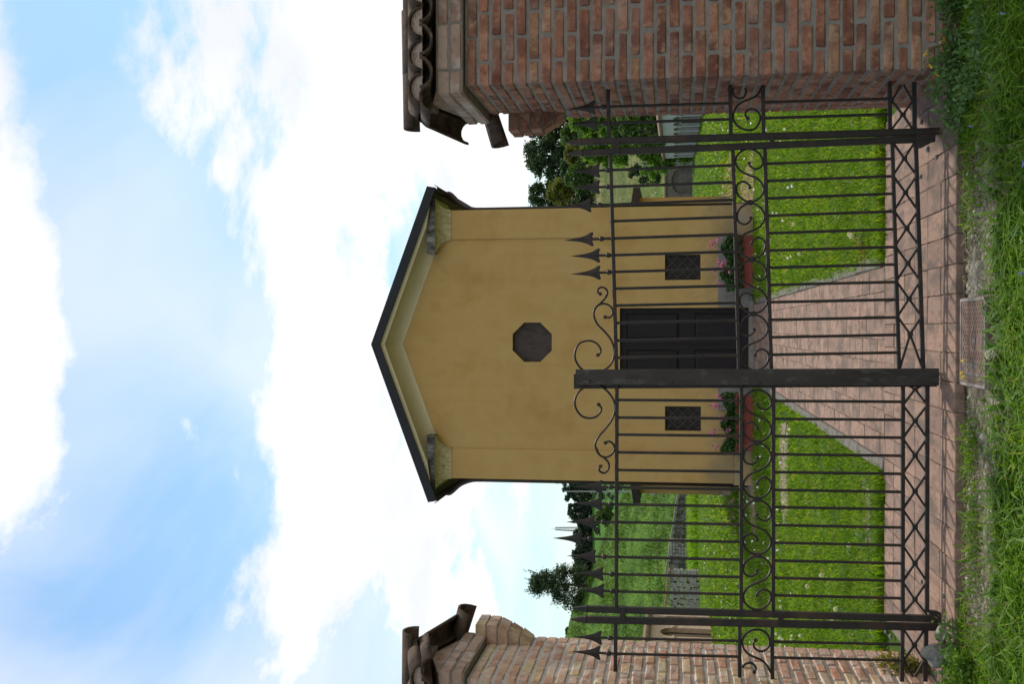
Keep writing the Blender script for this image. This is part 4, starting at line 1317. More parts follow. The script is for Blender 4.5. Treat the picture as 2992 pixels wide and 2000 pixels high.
# ------------------------------------------------------------------ walls at the edge of the garden
def niche_wall(p0, p1, nb, hgt, arch, mat, nmat, cmat, label, cat, spring, aw):
    """wall of arched bays from p0 to p1; arch = crown height"""
    p0, p1 = Vector((*p0, 0)), Vector((*p1, 0))
    root = thing('niche_wall', p0, label, cat)
    t = (p1 - p0).normalized(); L = (p1 - p0).length; w = L / nb
    inn = Vector((-t.y, t.x, 0))
    if inn.dot(-p0) < 0: inn = -inn
    q = lambda s, d, z: p0 + t * s + inn * d + Vector((0, 0, z))
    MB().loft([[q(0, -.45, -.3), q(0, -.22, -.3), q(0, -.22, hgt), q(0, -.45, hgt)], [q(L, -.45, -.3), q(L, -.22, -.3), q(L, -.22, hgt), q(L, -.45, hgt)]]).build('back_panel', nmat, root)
    r = aw / 2
    bay = None
    for k in range(nb):
        s0 = k * w; c = s0 + w / 2
        n = 10
        # bay outline: pier, arch, pier
        arc = [(c - r * math.cos(math.pi * i / n), spring + (arch - spring) * math.sin(math.pi * i / n)) for i in range(n + 1)]
        poly = [(s0, -.2)] + [(c - r, -.2)] + arc + [(c + r, -.2), (s0 + w, -.2), (s0 + w, hgt), (s0, hgt)]
        bm = bmesh.new()
        vf = [bm.verts.new(q(s, 0, z) - p0) for s, z in poly]
        vb = [bm.verts.new(q(s, -.178, z) - p0) for s, z in poly]
        bm.faces.new(vf); bm.faces.new(vb[::-1])
        m = len(poly)
        for i in range(m): bm.faces.new((vf[i], vb[i], vb[(i + 1) % m], vf[(i + 1) % m]))
        bm.normal_update()
        bmesh.ops.triangulate(bm, faces=[f_ for f_ in bm.faces if len(f_.verts) > 4])
        bmesh.ops.recalc_face_normals(bm, faces=bm.faces)
        me = bpy.data.meshes.new('bay'); bm.to_mesh(me); bm.free(); me.materials.append(MT[mat])
        link(bpy.data.objects.new('arched_bay', me), root)
        # impost moulding on each pier
        a = q(s0 - .0, .03, spring - .04); 
        mb = MB().loft([[q(s0 - (w - aw) / 2 - .02, -.17, z), q(s0 - (w - aw) / 2 - .02, .035, z), q(s0 + (w - aw) / 2 + .02, .035, z), q(s0 + (w - aw) / 2 + .02, -.17, z)] for z in (spring - .09, spring)])
        mb.build('impost', mat, root)
    # coping of half-round tiles
    mb = MB()
    nt_ = int(L / .22)
    for i in range(nt_):
        s = (i + .5) * .22
        mb.tube([q(s, .16, hgt + .05), q(s, -.2, hgt + .17), q(s, -.55, hgt + .05)], .085, 6)
    mb.build('coping_tiles', cmat, root, kind='stuff')
    MB().loft([[q(0, .12, hgt), q(0, -.2, hgt + .12), q(0, -.52, hgt)], [q(L, .12, hgt), q(L, -.2, hgt + .12), q(L, -.52, hgt)]]).build('coping_bed', cmat, root)
    return root


wn = G(2058, 300); wf = G(2022.6, 482)
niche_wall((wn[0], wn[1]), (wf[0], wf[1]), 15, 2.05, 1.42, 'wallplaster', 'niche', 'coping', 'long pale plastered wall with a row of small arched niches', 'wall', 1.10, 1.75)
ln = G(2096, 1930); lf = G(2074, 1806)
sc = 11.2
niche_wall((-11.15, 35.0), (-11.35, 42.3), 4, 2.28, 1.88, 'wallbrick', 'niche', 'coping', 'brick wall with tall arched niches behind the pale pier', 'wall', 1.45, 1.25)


def back_walls():
    # dark arcaded wall closing the far side
    a = Vector((*wf[:2], 0)); b0 = G(2021, 690); b = Vector((b0[0], wf[1] + 1, 0))
    niche_wall((wf[0], wf[1] + .6), (wf[0] - 9.2, wf[1] + .6), 4, 2.0, 1.58, 'darkbrick', 'darkbrick', 'coping', 'dark brick wall with wide shallow arches closing the far end of the garden', 'wall', .95, 1.9)
    # low rubble retaining wall below the green hill
    Yw = 78.0
    r1 = thing('rubble_wall', (-14, Yw, 0), 'low dark rubble retaining wall with a concrete coping at the foot of the hill', 'wall')
    xs = np.linspace(P(1980, 1380, Yw)[0], P(1980, 1690, Yw)[0], 16)
    zt = lambda x: np.interp(x, [P(1980, 1690, Yw)[0], P(1980, 1445, Yw)[0], 0], [P(1947, 1690, Yw)[2], P(1984, 1445, Yw)[2], .75])
    rg = random.Random(3)
    for x0, x1 in zip(xs[:-1], xs[1:]):
        for row in range(3):
            z0 = -.3 + row * (zt(x0) + .3) / 3; z1 = z0 + (zt(x0) + .3) / 3 - .03
            off = rg.uniform(-.10, .10)
            mb = MB(); lo = (min(x0, x1) + .02, Yw + off * .5, z0); hi = (max(x0, x1) - .02, Yw + .6, z1)
            mb.box(lo, hi); mb.build('stone_block', 'rubble', r1)
    MB().loft([[(x, Yw - .12, zt(x)), (x, Yw + .7, zt(x)), (x, Yw + .7, zt(x) + .14), (x, Yw - .12, zt(x) + .14)] for x in xs]).build('concrete_coping', 'concrete', r1)
    # pale dry-stone buttress
    c = P(1990, 1605, Yw - .9)
    r2 = thing('stone_buttress', (c[0], Yw - .6, 0), 'pale dry-stone buttress against the dark rubble wall', 'wall')
    rg = random.Random(9)
    for i in range(5):
        for k in range(10):
            MB().box((c[0] - .62 + i * .25 + rg.uniform(0, .05), Yw - .75 + rg.uniform(-.08, .08), -.3 + k * .2), (c[0] - .62 + i * .25 + .23, Yw - .15, -.3 + k * .2 + .17)).build('stone_block', 'palerubble', r2)
    # sloping pale wing wall next to the brick niches
    a, b = P(1960, 1668, 60.), P(1995, 1760, 60.)
    r3 = thing('wing_wall', (a[0], 60, 0), 'pale stone wing wall with a sloping coping near the brick niche wall', 'wall')
    zA, zB = P(1940, 1668, 60.)[2], P(1948, 1800, 60.)[2]
    xs3 = np.linspace(a[0], P(1960, 1800, 60.)[0], 9)
    for i, (x0, x1) in enumerate(zip(xs3[:-1], xs3[1:])):
        for k in range(10):
            z0 = -.2 + k * .18; o_ = rg.uniform(-.08, .08)
            MB().box((min(x0, x1) + .02 + o_, 60 + rg.uniform(-.07, .07), z0), (max(x0, x1) - .02 + o_ * .6, 60.5, z0 + .16)).build('stone_block', 'palerubble', r3)
    MB().loft([[(x, 59.9, 1.6 + .25 * i / 8), (x, 60.6, 1.6 + .25 * i / 8), (x, 60.6, 1.72 + .25 * i / 8), (x, 59.9, 1.72 + .25 * i / 8)] for i, x in enumerate(xs3)]).build('coping', 'coping', r3)


back_walls()


# ------------------------------------------------------------------ trees
def make_tree(name, label, base, height, width, mat, seed, n=3500, leaf=.3, trunk=.25, group=None, clumps=26, shape='round', cat='tree', low=.15, droop=0., whips=0):
    rng = np.random.default_rng(seed)
    base = Vector(base)
    clumps = int(clumps * 1.8); n = int(n * 2.2)
    root = thing(name, base, label, cat, group)
    b = np.array(base)
    # clump centres within the crown
    cs = []
    for k in range(clumps):
        t = rng.uniform(0, 1)
        a = rng.uniform(0, 2 * np.pi)
        if shape == 'shaggy': prof = (1 - t) ** .75 * .92 + .10
        elif shape == 'round': prof = math.sin(math.pi * (.12 + .83 * t)) ** .7
        elif shape == 'cone': prof = (1 - t) ** .8 * .95 + .08
        elif shape == 'poplar': prof = .55 * math.sin(math.pi * (.1 + .85 * t)) ** .6 + .2
        else: prof = .9 - .3 * t
        rr = width / 2 * prof * rng.uniform(.45, 1.0)
        cs.append([math.cos(a) * rr, math.sin(a) * rr, height * (low + (1 - low) * (t * .93 + .02))])
    cs = np.array(cs)
    sz = rng.uniform(.6, 1.2, clumps) * min(width, height) / (clumps ** (1 / 3)) * .62
    idx = rng.integers(0, clumps, n)
    d = rng.normal(0, 1, (n, 3)); d /= np.linalg.norm(d, axis=1)[:, None]
    r = rng.uniform(0, 1, n) ** .55 * (1 + .25 * np.abs(rng.normal(0, 1, n)))
    p = cs[idx] + d * (r * sz[idx])[:, None] * [1, 1, .75]
    p[:, 2] = np.maximum(p[:, 2], height * low * .5)
    ov = p[:, 2] > height; p[ov, 2] = height + (p[ov, 2] - height) * .35
    if whips:
        ws = []
        for k in range(whips):
            a = rng.uniform(0, 2 * np.pi); st = np.array([math.cos(a) * width * .22, math.sin(a) * width * .12, height * rng.uniform(.8, .93)])
            dr = np.array([math.cos(a) * .35, math.sin(a) * .2, 1.0]); L = height * rng.uniform(.12, .22)
            m = 26
            tt = np.linspace(0, 1, m)[:, None]
            ws.append(st + dr * L * tt + rng.normal(0, .05, (m, 3)))
        p = np.concatenate([p] + ws)
    v, f = leaves(p + b, leaf, rng, .65)
    # trunk and limbs reaching into the clumps
    mb = MB()
    top = Vector((rng.normal(0, .02) * height, rng.normal(0, .02) * height, height * .8))
    mb.tube([base - Vector((0, 0, .3)), base + top * .3, base + top * .65, base + top], [trunk * 1.25, trunk, trunk * .6, trunk * .15], 8)
    for k in rng.choice(clumps, min(9, clumps), False):
        c = Vector(cs[k]); s = top * max(.25, min(.8, c.z / height * .7))
        mb.tube([base + s, base + s.lerp(c, .55) + Vector((0, 0, height * .02)), base + c], [trunk * .45, trunk * .3, trunk * .08], 6)
    mb.build('trunk', 'bark', root)
    np_mesh('crown', v, f, mat, root)
    return root


def on_hill(x_base, y, Y, sink=.3):
    p = P(x_base, y, Y)
    return (p[0], Y, float(hill_z([p[0]], [Y])[0]) - sink)


def tree_px(name, label, xt, xb, yc, wpx, Y, mat, seed, **k):
    """tree whose top shows at column xt, standing on the ground at distance Y"""
    b = on_hill(xb, yc, Y)
    top = P(xt, yc, Y)[2]
    hh = top - b[2]
    w = wpx * Y / FPX
    return make_tree(name, label, b, hh, w, mat, seed, **k)


def woods():
    tree_px('shaggy_tree', 'shaggy dark tree with long upright whips alone on the hillside', 1545, 1715, 1712, 150, 138, 'leaf_dark', 4, n=7500, leaf=.22, trunk=.2, clumps=60, low=.06, whips=10, shape='shaggy')
    tree_px('hill_shrub', 'small bush on the skyline of the near hill beside the brick pier', 1652, 1680, 1848, 30, 144, 'leaf_dark', 6, n=500, leaf=.2, trunk=.04, clumps=9, cat='bush')
    tree_px('olive_shoots', 'thin grey shoots rising behind the pale brick pier', 1570, 1660, 1905, 40, 120, 'leaf_far', 7, n=260, leaf=.16, trunk=.04, clumps=8, cat='bush')
    G1 = 'trees on the far ridge'
    for i, (xt, xb, y, w, shape, lab) in enumerate([
            (1618, 1720, 1404, 40, 'cone', 'tall dark conifer on the far ridge next to the chapel wall'),
            (1638, 1716, 1428, 40, 'poplar', 'open-branched pine on the far ridge next to the tall conifer'),
            (1652, 1716, 1455, 44, 'round', 'rounded dark tree on the far ridge behind the grey pole'),
            (1660, 1712, 1480, 26, 'poplar', 'sparse slender tree on the far ridge'),
            (1660, 1715, 1502, 46, 'round', 'single round tree on the bare skyline of the far ridge'),
            (1688, 1716, 1530, 36, 'round', 'low hedge tree on the far ridge before the mast'),
            (1676, 1724, 1565, 60, 'round', 'low bushy tree at the foot of the lattice mast'),
            (1684, 1722, 1592, 44, 'round', 'small dark tree on the far ridge just past the mast'),
            (1672, 1722, 1620, 52, 'round', 'dome-shaped dark tree on the far ridge past the mast'),
            (1676, 1770, 1655, 84, 'round', 'broad dark tree on the far ridge beside the shaggy tree'),
            (1684, 1770, 1698, 70, 'round', 'dark tree half hidden behind the shaggy tree')]):
        tree_px('ridge_tree', lab, xt, xb, y, w, 345, 'leaf_far', 30 + i, n=1300, leaf=.8, trunk=.3, group=G1, clumps=22, shape=shape, low=.06)
    for i, (xt, xb, y, w, Y, lab) in enumerate([(1728, 1790, 1440, 60, 260, 'grey-green thicket below the far ridge by the grey pole'), (1742, 1800, 1510, 62, 150, 'light green bush on the edge of the far field'),
                                                (1735, 1770, 1545, 40, 330, 'small dark tree in the far green field')]):
        tree_px('field_bush', lab, xt, xb, y, w, Y, 'leaf_mid' if i == 1 else 'leaf_far', 50 + i, n=1400, leaf=.4, trunk=.1, clumps=14, low=.05, cat='bush')
    # right-hand hill
    tree_px('oak_tree', 'large dark broadleaf tree on the ridge right behind the red brick pier', 1545, 1730, 372, 120, 226, 'leaf_dark', 61, n=5000, leaf=.55, trunk=.4, clumps=36, low=.08, group='trees on the dry hill')
    tree_px('oak_tree', 'large dark broadleaf tree with a ragged side against the sky', 1533, 1726, 452, 125, 222, 'leaf_dark', 62, n=5200, leaf=.55, trunk=.4, clumps=36, low=.08, group='trees on the dry hill')
    tree_px('oak_tree', 'dark oak on the ridge close to the chapel eaves line', 1546, 1722, 566, 100, 228, 'leaf_dark', 63, n=4500, leaf=.5, trunk=.4, clumps=32, low=.08, group='trees on the dry hill')
    tree_px('yellow_tree', 'yellowish green rounded tree in front of the dark oak', 1600, 1720, 562, 82, 200, 'leaf_yellow', 64, n=3600, leaf=.42, trunk=.3, clumps=26, low=.06, group='trees on the dry hill')
    tree_px('hillside_tree', 'olive green tree in the gap between the dark trees', 1640, 1738, 395, 80, 185, 'leaf_mid', 65, n=2600, leaf=.42, trunk=.25, clumps=20, low=.05, group='trees on the dry hill')
    tree_px('hillside_tree', 'mixed yellow-green tree on the upper dry slope', 1650, 1745, 448, 75, 180, 'leaf_yellow', 66, n=2200, leaf=.4, trunk=.25, clumps=18, low=.05, group='trees on the dry hill')
    tree_px('hillside_tree', 'dense green tree below the reddish house', 1652, 1752, 520, 90, 178, 'leaf_mid', 67, n=2800, leaf=.42, trunk=.25, clumps=20, low=.05, group='trees on the dry hill')
    tree_px('hillside_tree', 'dark green tree next to the chapel wall on the dry slope', 1670, 1756, 590, 60, 178, 'leaf_dark', 68, n=2000, leaf=.42, trunk=.25, clumps=18, low=.05, group='trees on the dry hill')
    tree_px('bright_tree', 'sunlit bright green leafy tree just over the niche wall by the pier', 1655, 1950, 340, 130, 72, 'leaf_bright', 70, n=13000, leaf=.25, trunk=.16, clumps=60, low=.02)
    tree_px('bright_tree', 'lower bright green leafy tree over the middle of the niche wall', 1690, 1950, 425, 135, 78, 'leaf_bright', 71, n=11000, leaf=.25, trunk=.16, clumps=54, low=.02)
    tree_px('slope_shrub', 'dark green rounded shrub at the foot of the dry slope', 1830, 1900, 505, 62, 105, 'leaf_dark', 72, n=1800, leaf=.26, trunk=.1, clumps=16, low=.03, cat='bush')
    tree_px('slope_shrub', 'pale yellow-green bush by the thin white pole', 1868, 1940, 500, 52, 92, 'leaf_bright', 73, n=1500, leaf=.22, trunk=.06, clumps=14, low=.03, cat='bush')
    tree_px('hillside_tree', 'dull green tree filling the gap behind the bright trees', 1690, 1800, 405, 95, 150, 'leaf_mid', 81, n=3000, leaf=.36, trunk=.2, clumps=24, low=.03, group='trees on the dry hill')
    tree_px('hillside_tree', 'dark spreading tree under the ragged oak', 1640, 1740, 490, 95, 192, 'leaf_dark', 82, n=2800, leaf=.42, trunk=.25, clumps=22, low=.03, group='trees on the dry hill')
    tree_px('bright_tree', 'dark-leaved lower tree between the bright trees and the niche wall', 1760, 1950, 375, 110, 66, 'leaf_mid', 83, n=5000, leaf=.22, trunk=.12, clumps=36, low=.02)
    # reddish house among the trees
    Y = 206
    a = P(1660, 592, Y); zb = float(hill_z([a[0]], [Y])[0])
    h = thing('house', (a[0], Y, zb), 'small reddish house almost hidden among the trees', 'house')
    zt = P(1664, 592, Y)[2]
    MB().box((a[0] - 1.6, Y, zb - 1), (a[0] + 1.6, Y + 4, zt)).build('wall', 'housewall', h)
    MB().loft([[(a[0] - 1.9, Y - .3, zt), (a[0] + 1.9, Y - .3, zt), (a[0] + 1.9, Y + 4.3, zt), (a[0] - 1.9, Y + 4.3, zt)], [(a[0] - 1.9, Y + 1.9, zt + .9), (a[0] + 1.9, Y + 1.9, zt + .9), (a[0] + 1.9, Y + 2.1, zt + .9), (a[0] - 1.9, Y + 2.1, zt + .9)]]).build('roof', 'coping', h)
    MB().box((a[0] - .3, Y - .05, zt - 1.5), (a[0] + .3, Y + .05, zt - .5)).build('window', 'windowdark', h)
    # poles and mast
    p = P(1940, 484, 84.); t = P(1881, 484, 84.)
    po = thing('thin_pole', (p[0], 84, 0), 'thin pale metal pole standing behind the niche wall', 'pole')
    MB().tube([(p[0], 84, -.2), (t[0], 84, t[2])], .045, 8).build('shaft', 'galv', po)
    MB().tube([(t[0], 84, t[2]), (t[0], 84, t[2] + .14)], .10, 8).build('lamp_globe', 'wallplaster', po)
    Y = 112
    p = P(1815, 1437, Y); zb = float(hill_z([p[0]], [Y])[0]); t = P(1648, 1437, Y)
    po = thing('utility_pole', (p[0], Y, zb), 'grey utility pole with a meter box at its foot on the hill', 'pole')
    MB().tube([(p[0], Y, zb - .3), (t[0], Y, t[2])], [.10, .06], 8).build('shaft', 'galv', po)
    MB().box((p[0] - .28, Y - .25, zb - .1), (p[0] + .28, Y - .08, zb + .62)).build('meter_box', 'galv', po)
    Y = 415
    p = P(1690, 1548, Y); zb = float(hill_z([p[0]], [Y])[0]); t = P(1622, 1548, Y)
    ms = thing('lattice_mast', (p[0], Y, zb), 'thin lattice radio mast on the far ridge', 'mast')
    lg = MB(); hh = t[2] - zb; n = 16; w0, w1 = .75, .45
    cor = lambda k, i: Vector((p[0] + (lerp(w0, w1, i / n)) * (1, -1, -1, 1)[k], Y + lerp(w0, w1, i / n) * (1, 1, -1, -1)[k], zb + hh * i / n))
    for k in range(4): MB().tube([cor(k, 0), cor(k, n)], .11, 4).build('leg', 'galv', ms)
    for k in range(4):
        for i in range(n): lg.tube([cor(k, i), cor((k + 1) % 4, i + 1)], .07, 4)
    lg.build('bracing', 'galv', ms)
    MB().tube([(p[0], Y, zb + hh), (p[0], Y, zb + hh + 1.6)], .06, 4).build('antenna', 'galv', ms)


woods()


# ------------------------------------------------------------------ grass, weeds, stones
def rough_noise(x, y, s=1., seed=0):
    return (np.sin(x * 3.1 * s + seed) * np.sin(y * 2.7 * s + seed * 1.7) + .6 * np.sin(x * 7.3 * s + y * 5.1 * s + seed * 2.3) + .4 * np.sin(x * 13.7 * s - y * 11.3 * s + seed)) / 2


def lawn():
    rng = np.random.default_rng(2)
    V, F = [], []
    n0 = 0

    def put(v, f):
        nonlocal n0
        V.append(v); F.append(f + n0); n0 += len(v)

    def field(ya, yb, n, h, w, sx=.36):
        nonlocal n0
        Y = ya * (yb / ya) ** rng.uniform(0, 1, n)
        X = (rng.uniform(-1, 1, n) * sx - .0) * Y
        wob = .04 * rough_noise(X * 2, Y * 3, 1, 4)
        keep = ~((X > PATH_X0 - .085 + wob) & (X < PATH_X1 + .045 + wob) & (Y < CH_Y + .3))
        keep &= ~((X > -3.0) & (X < 2.35) & (Y > CH_Y - .35) & (Y < 30))
        # worn strips: dry trench across the left lawn and bare soil by the threshold
        tr = (X < -1.05) & (X > -2.55) & (np.abs(Y - 13.55 + .10 * X - .15 * rough_noise(X, Y, 1, 1)) < .42)
        keep &= ~(tr & (rng.uniform(0, 1, n) < .80))
        soil = (X < -1.0) & (X > -1.62) & (np.abs(Y - 7.82 - .06 * rough_noise(X * 3, Y, 1, 2)) < .15)
        keep &= ~(soil & (rng.uniform(0, 1, n) < .78))
        X, Y = X[keep], Y[keep]
        hh = h * rng.uniform(.5, 1.25, len(X)) * (1 + .35 * rough_noise(X, Y, .8, 9)) * (1 + .9 * np.exp(-((Y - THR_B) / .12) ** 2))
        put(*grass(np.stack([X, Y, np.full(len(X), -.022)], 1), hh, w * rng.uniform(.7, 1.3, len(X)), rng, .5, .6))
    field(THR_B + .01, 9.4, 56000, .066, .0068, .48)
    field(9.4, 13.5, 50000, .070, .0095, .40)
    field(13.5, 22, 50000, .075, .012)
    field(22, 80, 45000, .12, .035)
    o = np_mesh('lawn_grass', np.concatenate(V), np.concatenate(F), 'blade_lawn', None, 'stuff')
    tag(o, 'bright green mown grass of the chapel lawn', None, None, 'stuff')
    # daisies scattered far over the lawn
    n = 500
    Y = 12 * (48 / 12) ** rng.uniform(0, 1, n); X = rng.uniform(-.33, .33, n) * Y
    k = ~((X > -3.0) & (X < 2.4) & (Y > CH_Y - .5) & (Y < 30)) & ~((X > PATH_X0 - .1) & (X < PATH_X1 + .1) & (Y < 20))
    X, Y = X[k], Y[k]
    v, f = leaves(np.stack([X, Y, .05 + rng.uniform(0, .04, len(X))], 1), .028 + .0012 * Y, rng, .9, .0)
    o = np_mesh('daisies', v, f, 'daisy', None, 'stuff')
    tag(o, 'tiny white daisies scattered over the lawn', None, None, 'stuff')
    n = 2600
    k0 = rng.integers(0, 130, n)
    cy = THR_B + .15 + (16 - THR_B) * rng.uniform(0, 1, 130) ** 1.6; cx = rng.uniform(-.33, .33, 130) * cy
    cx = np.where((cx > PATH_X0 - .15) & (cx < PATH_X1 + .12), cx - 1.6, cx)
    p = np.stack([cx[k0] + rng.normal(0, .05, n), cy[k0] + rng.normal(0, .06, n), rng.uniform(.005, .05, n)], 1)
    o = np_mesh('lawn_weeds', *leaves(p, .028, rng, .8, .5), 'leaf_herb', None, 'stuff')
    tag(o, 'clover and plantain clumps in the lawn', None, None, 'stuff')
    # tall grey-green grass at the foot of the rubble wall
    n = 9000
    X = rng.uniform(-19, -4, n); Y = rng.uniform(62, 77.5, n)
    v, f = grass(np.stack([X, Y, np.full(n, -.03)], 1), rng.uniform(.3, .8, n), np.full(n, .05), rng, .4, .5)
    o = np_mesh('tall_grass', v, f, 'blade_fore', None, 'stuff')
    tag(o, 'tall grass in front of the rubble wall', None, None, 'stuff')
    # rough growth over the near hill
    n = 48000
    Y = rng.uniform(84, 158, n); X = rng.uniform(-.40, .0, n) * Y
    Z = hill_z(X, Y)
    keep = rough_noise(X * .13, Y * .11, 1, 3) + rng.normal(0, .35, n) > -.35
    X, Y, Z = X[keep], Y[keep], Z[keep]
    big = np.clip(.45 + .5 * rough_noise(X * .1, Y * .09, 1, 8), .15, 1.2)
    v, f = grass(np.stack([X, Y, Z - .05], 1), big * rng.uniform(.5, 1.1, len(X)), np.full(len(X), .09), rng, .5, .5)
    o = np_mesh('hillside_growth', v, f, 'blade_hill', None, 'stuff')
    tag(o, 'rough grass and herbs covering the near hillside', None, None, 'stuff')
    n = 5000
    Y = rng.uniform(92, 200, n); X = rng.uniform(.07, .32, n) * Y
    Z = hill_z(X, Y)
    v, f = grass(np.stack([X, Y, Z - .05], 1), rng.uniform(.3, .8, n), np.full(n, .10), rng, .5, .5)
    o = np_mesh('dry_hillside_growth', v, f, 'blade_dry', None, 'stuff')
    tag(o, 'straw-coloured grass on the dry hillside', None, None, 'stuff')


lawn()


def gz(X, Y): return float(hill_z(np.array([X]), np.array([Y]))[0])


def verge():
    rng = np.random.default_rng(12)
    n = 60000
    X = rng.uniform(-1.95, 1.95, n); Y = rng.uniform(4.35, 5.52, n)
    # gravel strip by the threshold: sparse in the middle, thick at the piers and nearer the camera
    dens = np.clip((4.90 + .12 * np.sin(X * 5.) - Y) / .16, 0, 1)
    dens = np.maximum(dens, np.clip((-1.25 - X) / .25, 0, 1)); dens = np.maximum(dens, np.clip((X - .72) / .25, 0, 1))
    dens = dens * .95 + .05
    nz = rough_noise(X * 1.6, Y * 2.2, 1, 5)
    dens = dens * np.clip(.75 + .9 * nz, .03, 1.2)
    # clumps that stand in the gravel
    for cx, cy, r, a in ((-.60, 5.36, .12, .9), (.62, 5.38, .16, .5), (-1.0, 5.3, .2, .5), (.95, 5.42, .2, .8)):
        dens = np.maximum(dens, a * np.exp(-(((X - cx) / r) ** 2 + ((Y - cy) / (r * .6)) ** 2)))
    # keep the drain cover free
    dens[(X > -.33) & (X < .17) & (Y > 5.02)] *= .0
    dens[(X > .17) & (X < .45) & (Y > 5.15)] *= .12
    keep = rng.uniform(0, 1, n) < dens * .52
    X, Y = X[keep], Y[keep]
    Z = hill_z(X, Y)
    m = len(X)
    h = rng.uniform(.03, .085, m) * (1 + .4 * (Y < 4.8))
    # the verge goes on beyond the piers
    e = 16000
    sd_ = rng.choice([-1., 1.], e)
    Xe = sd_ * rng.uniform(1.97, 3.4, e); Ye = rng.uniform(4.35, 7.35, e)
    ok = (Ye < 5.45) | (Xe > 2.15) | (Xe < -2.75)
    Xe, Ye = Xe[ok], Ye[ok]
    X = np.concatenate([X, Xe]); Y = np.concatenate([Y, Ye]); Z = hill_z(X, Y); m = len(X)
    h = np.concatenate([h, rng.uniform(.03, .09, len(Xe))])
    o = np_mesh('verge_grass', *grass(np.stack([X, Y, Z], 1), h, rng.uniform(.004, .010, m), rng, .75, .8), 'blade_fore', None, 'stuff')
    tag(o, 'coarse green grass of the verge in front of the gate', None, None, 'stuff')
    # broad-leaved tufts in the verge
    m = 2600
    X = rng.uniform(-1.9, 1.9, m); Y = rng.uniform(4.4, 4.98, m)
    o = np_mesh('verge_broad_leaves', *grass(np.stack([X, Y, hill_z(X, Y)], 1), rng.uniform(.05, .12, m), rng.uniform(.009, .020, m), rng, .8, .9), 'leaf_bright', None, 'stuff')
    tag(o, 'broad plantain leaves among the verge grass', None, None, 'stuff')
    m = 3000
    X = rng.uniform(-1.6, 1.3, m); Y = rng.uniform(4.9, 5.5, m)
    k = ~((X > -.34) & (X < .18) & (Y > 5.02))
    X, Y = X[k], Y[k]
    o = np_mesh('dead_grass', *grass(np.stack([X, Y, hill_z(X, Y)], 1), rng.uniform(.02, .06, len(X)), np.full(len(X), .003), rng, 1.2, 1.2), 'blade_dry', None, 'stuff')
    tag(o, 'dead straw lying on the gravel', None, None, 'stuff')
    # gravel
    ico = bmesh.new(); bmesh.ops.create_icosphere(ico, subdivisions=1, radius=1)
    iv = np.array([v.co for v in ico.verts]); ifc = np.array([[v.index for v in f.verts] for f in ico.faces]); ico.free()
    m = 3600
    X = rng.uniform(-1.7, 1.5, m); Y = rng.uniform(4.85, 5.49, m)
    k = ~((X > -.33) & (X < .17) & (Y > 5.03))
    X, Y = X[k], Y[k]; m = len(X)
    s = rng.gamma(3., .0022, m) + .0025
    st = np.stack([s * rng.uniform(.8, 1.5, m), s * rng.uniform(.8, 1.5, m), s * rng.uniform(.5, .9, m)], 1)
    a = rng.uniform(0, 2 * np.pi, m)
    q = iv[None] * st[:, None] * (1 + rng.normal(0, .08, (m, 12, 1)))
    ca, sa = np.cos(a)[:, None], np.sin(a)[:, None]
    q = np.stack([q[..., 0] * ca - q[..., 1] * sa, q[..., 0] * sa + q[..., 1] * ca, q[..., 2]], -1)
    q = q + np.stack([X, Y, hill_z(X, Y) + s * .25], 1)[:, None]
    f = (ifc[None] + (np.arange(m) * 12)[:, None, None]).reshape(-1, 3)
    o = np_mesh('gravel', q.reshape(-1, 3), f, 'pebble', None, 'stuff', True)
    tag(o, 'grey gravel in front of the threshold', None, None, 'stuff')


verge()


def boulder(name, label, c, r, seed, mat='stone', cat='stone', group=None):
    rg = random.Random(seed)
    bm = bmesh.new(); bmesh.ops.create_icosphere(bm, subdivisions=3, radius=1)
    ph = [rg.uniform(0, 6) for _ in range(6)]
    for v in bm.verts:
        n = v.co.normalized()
        k = 1 + .16 * math.sin(n.x * 3 + ph[0]) * math.sin(n.y * 3 + ph[1]) + .10 * math.sin(n.z * 5 + ph[2] + n.x * 4) + rg.uniform(-.02, .02)
        v.co = Vector((n.x * r[0] * k, n.y * r[1] * k, n.z * r[2] * k))
    me = bpy.data.meshes.new(name); bm.to_mesh(me); bm.free(); me.materials.append(MT[mat])
    o = bpy.data.objects.new(name, me); o.location = c
    link(o); tag(o, label, cat, group)


boulder('boulder', 'grey boulder leaning against the foot of the pale pier', (P(2725, 1912, 5.62)[0], 5.60, .045), (.062, .055, .078), 4)
boulder('stone_chip', 'yellowish lichened stone chip beside the hinge foot by the boulder', (P(2738, 1858, 5.66)[0], 5.66, .02), (.05, .035, .03), 6, 'palerubble')
for i, (x, y, s) in enumerate(((2695, 358, .014), (2713, 436, .015), (2738, 459, .012), (2693, 516, .014), (2757, 1340, .010), (2694, 1702, .012), (2760, 1744, .012), (2590, 1848, .014), (2605, 1862, .016))):
    q = G(x, y, .0)
    boulder('loose_pebble', 'small loose pebble lying on the threshold tiles', (q[0], q[1], s * .35), (s, s * .9, s * .7), 20 + i, 'stone', 'pebble', 'pebbles on the threshold')


